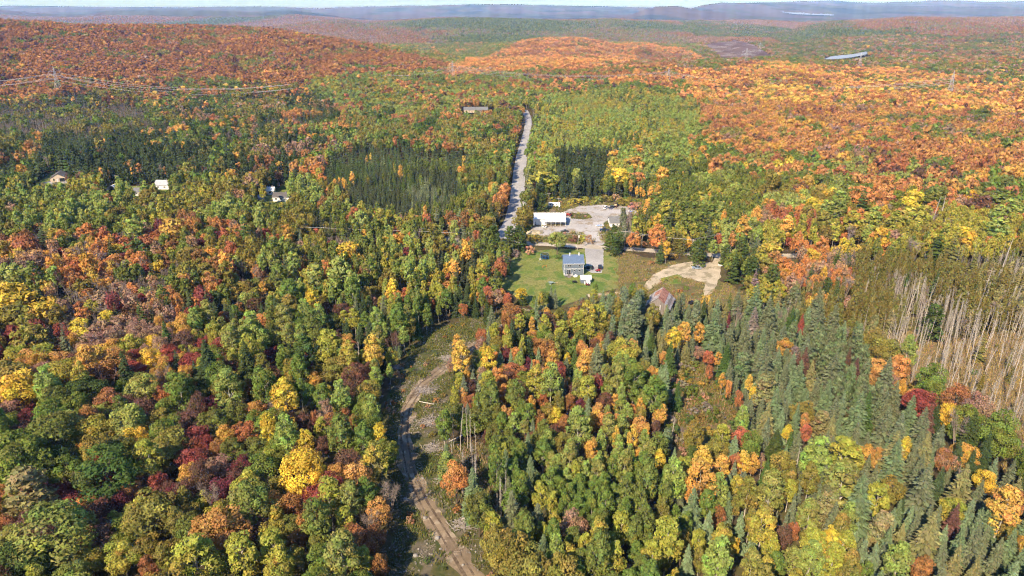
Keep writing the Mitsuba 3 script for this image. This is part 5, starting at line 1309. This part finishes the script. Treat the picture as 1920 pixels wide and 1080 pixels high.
t.part('body', hull([(x, y, z) for x, z in ((-3.5, .5), (3.5, .5), (3.65, 1.6), (3.3, 2.85), (-3.4, 2.85), (-3.6, 1.2)) for y in (-1.1, 1.1)]), CARWHITE)
t.part('stripe', box(-3.3, 2.3, -1.125, -1.102, 1.05, 1.28), BLACK)
for x in (-2.3, -.6): window(t, x, 1.95, 1.0, .5, -1.1)
n = t.part('door', box(1.2, 1.85, -1.13, -1.102, .55, 2.35), TRIM); t.part(n + '__pane', box(1.32, 1.73, -1.15, -1.132, 1.6, 2.1), GLASS)
for x in (-.5, .35):
    for s in (-1.0, 1.0):
        w = trimesh.creation.cylinder(.34, .22, sections=12); w.apply_transform(trimesh.transformations.rotation_matrix(math.pi / 2, [1, 0, 0])); w.apply_translation((x, s, .34)); t.part('wheel', w, RUBBER)
t.part('drawbar', box(3.5, 4.7, -.08, .08, .45, .6), STEEL)
q = flat(1036.5, 396.5)
t = Thing('wooden_trailer', 'flat wooden trailer between the camper and the workshop', 'trailer', q, 0)
for k in range(8): t.part('plank', box(-1.5, 1.5, -1.9 + k * .48, -1.45 + k * .48, .62, .70), BROWNWOOD)
t.part('frame', [box(-1.5, 1.5, -1.9, -1.78, .5, .61), box(-1.5, 1.5, 1.78, 1.9, .5, .61), box(-.08, .08, -1.77, 1.77, .5, .61)], STEEL)
for s in (-1.4, 1.4):
    w = trimesh.creation.cylinder(.31, .2, sections=12); w.apply_transform(trimesh.transformations.rotation_matrix(math.pi / 2, [0, 1, 0])); w.apply_translation((s, .2, .31)); t.part('wheel', w, RUBBER)
q = flat(1067, 405)
t = Thing('farm_tractor', 'red farm tractor standing at the back corner of the workshop', 'tractor', q, 150)
t.part('hood', hull([(x, y, z) for x, z in ((.0, .8), (1.6, .8), (1.55, 1.35), (0, 1.5)) for y in (-.35, .35)]), RED); t.part('seat', box(-1.0, -.55, -.3, .3, 1.2, 1.75), BLACK); t.part('fender', [box(-1.35, -.3, s - .2, s + .2, 1.35, 1.45) for s in (-.75, .75)], RED)
t.part('exhaust', rod((1.0, 0, 1.3), (1.0, 0, 2.2), .05), BLACK)
for x, rr, wd in ((1.2, .42, .25), (-.8, .72, .4)):
    for s in (-.8, .8):
        w = trimesh.creation.cylinder(rr, wd, sections=16); w.apply_transform(trimesh.transformations.rotation_matrix(math.pi / 2, [1, 0, 0])); w.apply_translation((x, s, rr)); n = t.part('wheel', w, RUBBER)
        w = trimesh.creation.cylinder(rr * .5, wd + .02, sections=12); w.apply_transform(trimesh.transformations.rotation_matrix(math.pi / 2, [1, 0, 0])); w.apply_translation((x, s, rr)); t.part(n + '__rim', w, RED)

# the low house behind the roadside pines
q = flat(1143.5, 426.5)
t = Thing('cottage', 'low house with grey roof and white gable half hidden behind the roadside pine', 'house', q, 0)
m = gable_body(8.5, 8, 2.8, 5.0); m.apply_translation((4.25, 0, 0)); t.part('wall', m, WHITE)
rf = t.part('roof', [slab((-.3, -.4, 2.6), (8.8, -.4, 2.6), (8.8, 4, 5.12), (-.3, 4, 5.12), .14), slab((-.3, 8.4, 2.6), (8.8, 8.4, 2.6), (8.8, 4, 5.12), (-.3, 4, 5.12), .14)], GREY_ROOF)
t.part(rf + '__chimney', box(6.5, 7.1, 4.2, 4.8, 4.7, 5.9), GREYWOOD)
for x in (1.8, 6.2): window(t, x, 1.6, 1.1, .9, 0, 2)
n = t.part('door', box(3.5, 4.3, -.07, -.002, .1, 2.1), TRIM); t.part(n + '__pane', box(3.65, 4.15, -.09, -.072, 1.2, 1.9), GLASS)

# vehicles
vehicle('pickup_truck', 'suv', 1135.5, 391.0, 60, CARWHITE, 'white sport utility car parked beside the bush line behind the workshop', 'car', 4.7)
vehicle('pickup_truck', 'pickup', 1146.5, 391.0, 62, STEELBLUE, 'blue grey pickup truck parked between the white car and a loaded truck', 'pickup truck', 5.3)
t = vehicle('pickup_truck', 'pickup', 1155.8, 387.5, 62, BLACK, 'black pickup truck heaped with a tan load at the edge of the brush', 'pickup truck', 5.2)
m = trimesh.creation.icosphere(subdivisions=2, radius=1.0); v = m.vertices * [1.1, .85, .6]; m.vertices = v * (1 + .4 * (meshkit.fbm(v * 2, 2, 8) - .5))[:, None]; m.apply_translation((-1.5, 0, 1.35)); t.part('load', m, TAN)
vehicle('pickup_truck', 'pickup', 1132.5, 433.0, 176, NAVY, 'dark blue pickup truck parked beside the white gable of the low house', 'pickup truck', 4.6)
vehicle('parked_car', 'sedan', 1058.5, 435.5, 184, BLACK, 'low black car parked alone in front of the workshop porch', 'car', 4.2)
vehicle('parked_car', 'suv', 1103.5, 504.0, 150, TEAL, 'dark teal car parked in the shade beside the blue house', 'car', 4.5)
vehicle('parked_car', 'suv', 1125.0, 503.0, 84, BLACK, 'black car parked at the end of the house driveway', 'car', 4.4)
vehicle('parked_car', 'sedan', 1306.0, 504.0, 168, ICEBLUE, 'pale blue car standing alone on the dirt lot', 'car', 4.2)
q = flat(1121, 509)
t = Thing('quad_bike', 'red quad bike parked in front of the black car on the driveway', 'quad bike', q, 15)
t.part('body', hull([(x, y, z) for x, z in ((-.9, .5), (.95, .5), (.8, .95), (-.8, .9)) for y in (-.35, .35)]), RED); t.part('seat', box(-.6, .1, -.2, .2, .88, 1.02), BLACK); t.part('handlebar', rod((.45, -.42, 1.2), (.45, .42, 1.2), .04), BLACK); t.part('fender', [box(x - .4, x + .4, -.58, .58, .68, .76) for x in (-.65, .7)], RED)
for x in (-.65, .7):
    for s in (-.5, .5):
        w = trimesh.creation.cylinder(.3, .26, sections=12); w.apply_transform(trimesh.transformations.rotation_matrix(math.pi / 2, [1, 0, 0])); w.apply_translation((x, s, .3)); t.part('wheel', w, RUBBER)
def boat(px, py, turn, L, label):
    t = Thing('boat', label, 'boat', flat(px, py), turn)
    x = np.array([-.5, -.2, .2, .42, .5]) * L; b = np.array([.75, .85, .8, .4, .03])
    P = [(xx, s * bb, 1.0) for xx, bb in zip(x, b) for s in (1, -1)] + [(xx, s * bb * .45, .3) for xx, bb in zip(x[:4], b[:4]) for s in (1, -1)]
    t.part('hull', hull(P), CARWHITE); t.part('deck', box(-.42 * L, .25 * L, -.5, .5, 1.0, 1.06), BLUE); t.part('windscreen', slab((.1 * L, -.5, 1.06), (.1 * L, .5, 1.06), (.02 * L, .45, 1.5), (.02 * L, -.45, 1.5), .03), GLASS)
    t.part('cradle', [box(-.3 * L, -.25 * L, -.5, .5, 0, .42), box(.2 * L, .25 * L, -.45, .45, 0, .42)], GREYWOOD)
boat(1125, 425.5, 5, 4.6, 'slim white boat lying on the gravel behind the dark blue pickup')
boat(1182, 399.0, 140, 3.4, 'white boat with blue deck left on the rough ground near the brush')
t = Thing('oil_drum', 'yellow drum standing on rough ground beside the white boat', 'drum', flat(1195.2, 399), 0)
t.part('shell', trimesh.creation.cylinder(.42, 1.0, sections=16).apply_translation((0, 0, .5)), YELLOW); t.part('rim', trimesh.creation.annulus(.36, .44, .06, sections=16).apply_translation((0, 0, 1.03)), YELLOW)
rj = np.random.default_rng(8)
t = Thing('scrap_heap', 'heap of pale scrap boards and sheets behind the roadside pines', 'scrap heap', flat(1198, 431), 0)
for k in range(26):
    b = trimesh.creation.box(rj.uniform(.2, 1.6, 3) * [1.4, 1, .2]); b.apply_transform(trimesh.transformations.euler_matrix(*rj.uniform(-.5, .5, 2), rj.uniform(0, 6))); b.apply_translation((rj.normal(0, 2.4), rj.normal(0, 2.0), rj.uniform(.1, .8)))
    t.part('board', b, [WHITE, PALE_ROOF, GREYWOOD, STEEL][k % 4])
t = Thing('mailbox', 'white roadside post with a curved white hood beside the climbing road', 'post', flat(981.5, 385), 0)
t.part('post', rod((0, 0, 0), (0, 0, 2.2), .14), WHITE); t.part('hood', [rod((0, 0, 2.2), (.5, 0, 2.7), .16), rod((.5, 0, 2.7), (1.1, 0, 2.75), .16), rod((1.1, 0, 2.75), (1.5, 0, 2.4), .16)], WHITE)
lay('side_drive', ragged(flat2([(979, 377), (996, 379), (997, 386), (979, 388)]), .4, 31, 1.0), .022, 'paved_bsdf')

# ---------------------------------------------------------------- the old barn
P1, P2 = flat(1234.4, 557.8, 7.0), flat(1243.9, 537.2, 7.0)
ang = math.degrees(math.atan2(P2[1] - P1[1], P2[0] - P1[0]))
t = Thing('barn', 'old grey plank barn with rusty metal roof half hidden by young conifers', 'barn', (P1[0], P1[1], 0), ang)
L, Wd, h, rg = 11.5, 8.6, 3.3, 6.9
prof = sg.Polygon([(-Wd / 2, 0), (Wd / 2, 0), (Wd / 2, h), (0, rg - .1), (-Wd / 2, h)])
m = trimesh.creation.extrude_polygon(prof, L - .1, engine='earcut'); m.apply_transform(np.array([[0, 0, 1, .05], [1, 0, 0, 0], [0, 1, 0, 0], [0, 0, 0, 1.0]])); t.part('wall', m, GREYWOOD)
nb = 22
for k in range(nb):       # boards of the gable wall, each its own width and end
    y0, y1 = -Wd / 2 + Wd * k / nb, -Wd / 2 + Wd * (k + 1) / nb - .03
    top = h + (rg - .1 - h) * (1 - abs((y0 + y1) / 2) / (Wd / 2)) - .12
    t.part('plank', box(-.03 - rj.uniform(0, .04), .045, y0, y1, rj.uniform(.0, .25), top), GREYWOOD)
n = t.part('door', box(-.12, -.08, -1.1, -.9, .05, 4.2), TRIM)
ns = 7
for side in (1, -1):
    for k in range(ns):
        a, b = -.35 + (L + .7) * k / ns, -.35 + (L + .7) * (k + 1) / ns - .02
        dz = rj.uniform(-.02, .03)
        up, mid, low = (0, rg + .02), (side * 2.55, rg - (rg - h) * 2.55 / 4.3 + .06), (side * 5.0, h - .75)
        for (q0, z0), (q1, z1), mat in ((up, mid, 'bsdf_rust' if side < 0 else 'bsdf_tin'), (mid, low, 'bsdf_tin')):
            if side > 0 and z0 == up[1] and k in (3, 4, 5): mat = 'bsdf_rust'
            t.part('roof_sheet', slab((a, q0, z0 + dz), (b, q0, z0 + dz), (b, q1, z1 + dz), (a, q1, z1 + dz), .05), mat)
t = Thing('bale', 'dark wrapped bale lying in the weeds beside the old barn', 'bale', flat(1295.5, 571), 35)
m = trimesh.creation.cylinder(.85, 1.5, sections=24); m.apply_transform(trimesh.transformations.rotation_matrix(math.pi / 2, [0, 1, 0])); m.apply_translation((0, 0, .84)); t.only(m, BLACK, 40)
t = Thing('culvert_pipe', 'short white pipe lying at the edge of the dirt drive', 'pipe', flat(1350.5, 498), 150); t.only(rod((-1.0, 0, .2), (1.0, 0, .2), .2, 12), WHITE, 40)

# ---------------------------------------------------------------- houses across the woods
def plain_house(name, px, py, turn, L, D, h, rg, wall, roof, label, garage=False, wins=(), z=0.0):
    q = at(px, py); q = np.array([q[0], q[1], q[2] + z])
    t = Thing(name, label, 'house', q, turn)
    t.part('wall', gable_body(L, D, h, rg - .1), wall)
    rf = t.part('roof', [slab((-L / 2 - .4, -.4, h - .18), (L / 2 + .4, -.4, h - .18), (L / 2 + .4, D / 2, rg), (-L / 2 - .4, D / 2, rg), .16), slab((-L / 2 - .4, D + .4, h - .18), (L / 2 + .4, D + .4, h - .18), (L / 2 + .4, D / 2, rg), (-L / 2 - .4, D / 2, rg), .16)], roof)
    t.part(rf + '__chimney', box(L * .2, L * .2 + .6, D / 2 - .3, D / 2 + .3, rg - .5, rg + .7), GREYWOOD)
    for x in wins: window(t, x, h * .55, 1.2, 1.0, 0, 2)
    return t
q = at(110, 341)
t = Thing('bungalow', 'beige bungalow with dark roof and garage door on a lawn in the woods', 'house', q, -70)
W, D, h, rg = 11.5, 9.2, 3.0, 5.6
m = gable_body(W, D, h, rg - .1, -D / 2); m.apply_translation((-W / 2, 0, 0)); t.part('wall', m, BEIGE)
t.part('roof', [slab((.4, s * (D / 2 + .4), h - .2), (-W - .4, s * (D / 2 + .4), h - .2), (-W - .4, 0, rg), (.4, 0, rg), .16) for s in (1, -1)], DARK_ROOF)
n = t.part('garage_door', box(.003, .06, -.2 + 1.0, 4.0, .05, 2.4), GLASS); t.part('window', box(.003, .06, -2.9, -2.0, 1.1, 2.1), GLASS); t.part('door', box(.003, .06, -.9, -.1, .05, 2.1), TRIM)
plain_house('cottage', 262, 367, 10, 6.5, 6, 2.8, 4.6, WHITE, GREY_ROOF, 'small white cottage with grey roof almost hidden in the woods', wins=(-1.6, 1.4))
plain_house('cottage', 304, 355, -4, 9.5, 7, 2.8, 5.4, WHITE, PALE_ROOF, 'cottage with pale metal roof in front of the tall dark spruces', wins=(-2.4, 1.9))
plain_house('cottage', 507, 365, 4, 4.5, 4.5, 2.6, 4.6, WHITE, WHITE_ROOF, 'small white roofed cabin in the hamlet', wins=(0,))
plain_house('cottage', 527, 378, -3, 10, 7, 3.0, 5.0, WHITE, DARK_ROOF, 'white cottage with dark roof and porch in the hamlet', wins=(-3, 0, 3))
plain_house('cottage', 486, 378, 6, 4.0, 4.0, 2.4, 3.8, PALE_ROOF, PALE_ROOF, 'little pale grey shed at the edge of the hamlet', wins=(0,))
q = at(209, 358)
t = Thing('carport', 'white arched tent carport among the trees', 'carport', q, 0)
a = np.linspace(0, math.pi, 13); o = np.c_[np.cos(a) * 3.0, np.sin(a) * 2.6 + .6]; i_ = np.c_[np.cos(a[::-1]) * 2.9, np.sin(a[::-1]) * 2.5 + .6]
m = trimesh.creation.extrude_polygon(sg.Polygon(np.vstack([o, [[-3, 0], [-2.9, 0]], i_, [[2.9, 0], [3, 0]]])), 6, engine='earcut'); m.apply_transform(np.array([[1, 0, 0, 0], [0, 0, 1, 0], [0, 1, 0, 0], [0, 0, 0, 1.0]])); t.part('canopy', m, WHITE)
t.part('end_wall', trimesh.creation.extrude_polygon(sg.Polygon(np.vstack([i_[::-1] * .99, [[-2.87, 0], [2.87, 0]]])), .05, engine='earcut').apply_transform(np.array([[1, 0, 0, 0], [0, 0, 1, 5.8], [0, 1, 0, 0], [0, 0, 0, 1.0]])), WHITE)
for i, (px, L, lab, rr) in enumerate(((880, 12.0, 'far house with long grey roof and beige walls above the climbing road', GREY_ROOF), (903, 13.5, 'far house with grey roof and brown walls beside the climbing road', GREY_ROOF))):
    plain_house('farmhouse', px, 214, (2, -2)[i], L, 9, 3.2, 5.8, [BEIGE, BROWNWOOD][i], GREY_ROOF, lab, wins=(-3, 0, 3), z=1.5)
# ---------------------------------------------------------------- poles, wires, pylons
def pole(px, ptop, H=9.5, arms=0, can=False, label=None, group='utility poles along the roads'):
    q = at(px, ptop, H)
    q = at(px, ptop, H + (0 if abs(q[2]) < 3 else 0))
    x, y, z = q
    t = Thing('utility_pole', label or 'weathered wooden utility pole standing beside the road', 'utility pole', (x, y, z), 0, group)
    m = trimesh.creation.cone(.2, H * 5, sections=8); v = m.vertices.copy(); m = rod((0, 0, -.4), (0, 0, H), .15, 8); v = m.vertices.copy(); v[:, :2] *= np.where(v[:, 2:] > 1, .72, 1.05); m.vertices = v
    t.part('shaft', m, POLEWOOD)
    for k in range(max(1, arms)): t.part('crossarm', box(-1.2, 1.2, -.07, .07, H - .5 - k * .9, H - .36 - k * .9), POLEWOOD)
    for s in (-1.05, 0, 1.05): t.part('insulator', rod((s, 0, H - .36 if s else H), (s, 0, H - .12 if s else H + .2), .05), TRIM)
    if can: t.part('transformer', trimesh.creation.cylinder(.32, 1.0, sections=12).apply_translation((.42, 0, H - 2.0)), WHITE, 40)
    return np.array([x, y, z + H])

POLES = {'a': pole(1084.5, 436, 9, 1, True, 'utility pole with white transformer can beside the yard entrance'), 'b': pole(1172.5, 433, 9.5, 1, False, 'utility pole rising beside the big roadside pine'),
         'c': pole(1034, 425, 7.5, 1, False, 'thin pole in front of the workshop porch'), 'd': pole(1300, 449, 9.5, 1, False, 'utility pole above the pines beside the dirt lot'), 'e': pole(1418.5, 417, 10, 2, False, 'utility pole with two crossarms among the yellow trees'),
         'f': pole(979.5, 362, 9, 1, False, 'utility pole beside the white hooded roadside post'), 'g': pole(987.5, 316, 9, 1, False, 'utility pole halfway along the climbing road, the lower one'), 'h': pole(994.5, 277, 9, 1, False, 'utility pole halfway along the climbing road, the upper one'), 'i': pole(1000.5, 204, 9, 1, False, 'utility pole at the top of the climbing road'),
         'j': pole(1029.5, 362, 10, 1, False, 'tall pole rising at one end of the camper'), 'k': pole(1048, 371, 7.5, 1, False, 'short pole at the other end of the camper'), 'l': pole(1205, 440, 7, 1, False, 'short pole in front of the scrap heap'), 'm': pole(217, 328, 9, 1, False, 'lone pole beside the white carport'),
         'n': pole(528, 322, 9, 1, False, 'lone pole above the hamlet')}

def wire_mesh(a, b, sag, r):
    s = np.linspace(0, 1, 25)[:, None]
    p = a * (1 - s) + b * s - np.c_[0 * s, 0 * s, 4 * sag * s * (1 - s)]
    S = Soup(); S.tube(p, np.full(len(p), r), 4, [1, 1, 1])
    return trimesh.Trimesh(np.vstack(S.v), np.vstack(S.f), process=False)
WIRE = paint('wire', (.42, .42, .42), .4, .3, 0)
def run(keys, names, r=.024, sag=.7, offs=(-1.05, 0, 1.05)):
    for i, (a, b) in enumerate(zip(keys[:-1], keys[1:])):
        k = tag(numbered('power_line'), names[i], 'power line', 'power lines strung between the utility poles')
        for o in offs: scene[numbered(k + '__wire')] = mikit.ply(wire_mesh(a + [o, 0, .0], b + [o, 0, .0], sag, r), WIRE)
P = POLES
run([P['f'], P['g'], P['h'], P['i']], ['power line climbing from the white hooded post to the next pole', 'power line along the middle stretch of the climbing road', 'power line reaching the top of the climbing road'])
run([at(560, 425, 9) + [0, 0, 9], P['a'] + [0, 0, -1.2], P['b'], P['d'], P['e']], ['power line running from the woods over the paved road to the yard pole', 'power line between the yard entrance pole and the roadside pine', 'power line over the road between the roadside pine and the dirt lot', 'power line between the dirt lot pole and the two armed pole'])

LATTICE = paint('lattice', (.42, .43, .44), .5, .2, 0)
def pylon(px, ptop, H, turn, label):
    q = at(px, ptop, H)
    t = Thing('pylon', label, 'pylon', q, turn)
    leg = lambda s, f: np.array([s[0] * (3.6 * (1 - f) ** 1.2 + .6), s[1] * (3.6 * (1 - f) ** 1.2 + .6), H * .86 * f])
    S = [(1, 1), (1, -1), (-1, -1), (-1, 1)]
    fs = np.linspace(0, 1, 8)
    for s in S: t.part('leg', [rod(leg(s, a), leg(s, b), .13, 4) for a, b in zip(fs[:-1], fs[1:])], LATTICE)
    br = []
    for a, b in zip(fs[:-1], fs[1:]):
        for s0, s1 in zip(S, S[1:] + S[:1]): br += [rod(leg(s0, a), leg(s1, b), .06, 3), rod(leg(s1, a), leg(s0, b), .06, 3)]
    t.part('bracing', br, LATTICE)
    t.part('peak', [rod(leg(s, 1), (0, 0, H), .14, 4) for s in S], LATTICE)
    tips = []
    for z, w in ((.70, 9.0), (.84, 7.0)):
        for s in (-1, 1):
            t.part('crossarm', [rod((s * .8, .8, H * z), (s * w, 0, H * z), .1, 4), rod((s * .8, -.8, H * z), (s * w, 0, H * z), .15, 4), rod((s * .6, 0, H * z + 2.2), (s * w, 0, H * z), .12, 4)], LATTICE)
            t.part('insulator', rod((s * w, 0, H * z), (s * w, 0, H * z - 2.6), .12, 4), TRIM)
            tips.append((t.M @ np.array([s * w, 0, H * z - 2.6, 1]))[:3])
    return tips
def spans(A, B, sag, label):
    k = tag(numbered('transmission_line'), label, 'transmission line', 'transmission lines between the pylons')
    for a, b in zip(A, B): scene[numbered(k + '__wire')] = mikit.ply(wire_mesh(np.array(a), np.array(b), sag, .14), WIRE)
T1 = pylon(99, 124, 40, 60, 'tall lattice pylon in front of the orange hill beyond the hamlet')
T2 = pylon(848, 113, 34, 60, 'lattice pylon in the saddle before the round orange hill')
T3 = pylon(1790, 133, 36, 70, 'lattice pylon on the orange ridge above the red maples')
T4 = pylon(1255, 126, 24, 70, 'small lattice pylon behind the green birch slope')
T5 = pylon(1616, 98, 36, 0, 'lattice pylon near the pale strip in the far valley')
T6 = pylon(1426, 79, 36, 0, 'lattice pylon at the top of the far brown clearing')
T7 = pylon(1401, 90, 36, 0, 'lattice pylon on the far brown clearing')
off = np.array(T1) - np.mean(T1, 0)
spans(T1, at(-260, 140, 30) + [0, 0, 22] + off, 9, 'transmission wires leaving the tall pylon towards the left edge')
spans(T1, at(540, 160, 20) + [0, 0, 18] + off, 12, 'transmission wires sweeping from the tall pylon down to the birch slope')
spans(T2, at(720, 138, 16) + [0, 0, 12] + off * .8, 6, 'transmission wires rising from the woods to the saddle pylon')
spans(T2, T4, 10, 'transmission wires between the saddle pylon and the small pylon')
spans(T4, T3, 16, 'transmission wires crossing behind the orange ridge')
spans(T6, T7, 8, 'transmission wires down the far brown clearing')

# ---------------------------------------------------------------- pale boulders and brush heaps along the track
BOULDERS = ['pale boulder on the shaded bank of the track, second lowest', 'large pale boulder in the shade beside the track', 'pale boulder in the dark grass nearest the bottom edge', 'pale flat boulder at the edge of the woods beside the track', 'round boulder at the rim of the sunlit track stretch',
            'small white stone near the top of the track', 'small boulder under the leafy trees beside the shaded track', 'boulder in dark grass at the foot of the woods above the bend', 'small boulder beside the outer edge of the track bend', 'white stone in the slash at the inner side of the track',
            'pale stone beside the long log at the track', 'small stone between the large boulder and the lowest brush heap', 'small stone at the lowest stretch of the track']
for i, (px, py, w) in enumerate(((797, 972, 9), (820, 1010, 11), (779, 1043, 10), (760, 937, 10), (793, 898, 6), (843, 648, 4), (753, 930, 5), (715, 744, 8), (756, 754, 5), (845, 768, 7), (838, 786, 7), (826, 1030, 6), (868, 1060, 6))):
    q = flat(px, py)
    rad = .8 * w / 2 * math.dist(q, EYE) / FPX
    m = trimesh.creation.icosphere(subdivisions=2, radius=1.0); v = m.vertices
    m.vertices = v * (1 + .55 * (meshkit.fbm(v * 1.3 + i * 7, 2, i) - .5))[:, None] * [rad * 1.05, rad * .9, rad * .8]
    m.apply_translation((q[0], q[1], rad * .35))
    k = tag(numbered('boulder'), BOULDERS[i], 'boulder', 'boulders beside the dirt track')
    scene[k] = mikit.ply(m, ROCK, smooth=35)
def brush_heap(px, py, R, label, n=130):
    q = flat(px, py); r = np.random.default_rng(int(px))
    S = Soup()
    for _ in range(n):
        a = r.uniform(0, 6.28); d = np.array([math.cos(a), math.sin(a), r.normal(0, .25)]); L = r.uniform(.6, 2.4) * R / 2.2
        c = np.array([r.normal(0, R * .4), r.normal(0, R * .3), r.uniform(.05, .7) * R * .25])
        S.tube([c - d * L / 2, c + d * L / 2], [r.uniform(.03, .09), .02], 3, [1, 1, 1])
    t = Thing('brush_heap', label, 'brush heap', q, 0)
    m = trimesh.Trimesh(np.vstack(S.v), np.vstack(S.f), process=False); v = m.vertices.copy(); v[:, 2] = np.maximum(v[:, 2], .02); m.vertices = v
    t.only(m, 'bsdf_dead_brush')
paint('dead_brush', (.30, .27, .25), .8, 0, .3, .4)
for a in ((798, 735, 4.2, 'grey heap of cut branches where the dirt track bends'), (806, 792, 3.6, 'grey heap of cut branches on the inside of the track below the bend'), (862, 690, 3.2, 'pale heap of cut branches near the top of the dirt track'), (812, 842, 3.0, 'long grey brush heap along the shaded track'),
          (838, 900, 3.0, 'brush heap beside the sunlit stretch of the track'), (868, 985, 3.4, 'white grey brush heap nearest the bottom of the track'), (838, 672, 3.0, 'brush heap lying across the grass above the bend'), (742, 690, 2.6, 'small brush heap at the foot of the birches'), (948, 612, 2.6, 'brush heap where the track meets the lawn woods')):
    brush_heap(*a)
for i, (px, py, L, a) in enumerate(((800, 757, 5.0, -20), (858, 822, 5.5, 40), (885, 975, 4.5, -8), (1690, 735, 9, 130))):
    t = Thing('fallen_log', ['pale fallen log beside the brush heap at the track bend', 'pale fallen log lying below the bare trunks', 'pale fallen log near the bottom brush heap', 'long white fallen trunk at the edge of the marsh'][i], 'log', flat(px, py), a)
    t.only(rod((-L / 2, 0, .25), (L / 2, 0, .35), .13, 7), 'bsdf_pale_log')
paint('pale_log', (.46, .42, .37), .8, 0, .2, .4)
# ---------------------------------------------------------------- the air
scene['haze'] = {'type': 'cube', 'to_world': T().translate([0, 15000, 165]).scale([36000, 20000, 285]), 'bsdf': {'type': 'null'}, 'interior': {'type': 'ref', 'id': 'air'}}
tag('haze', kind='stuff')
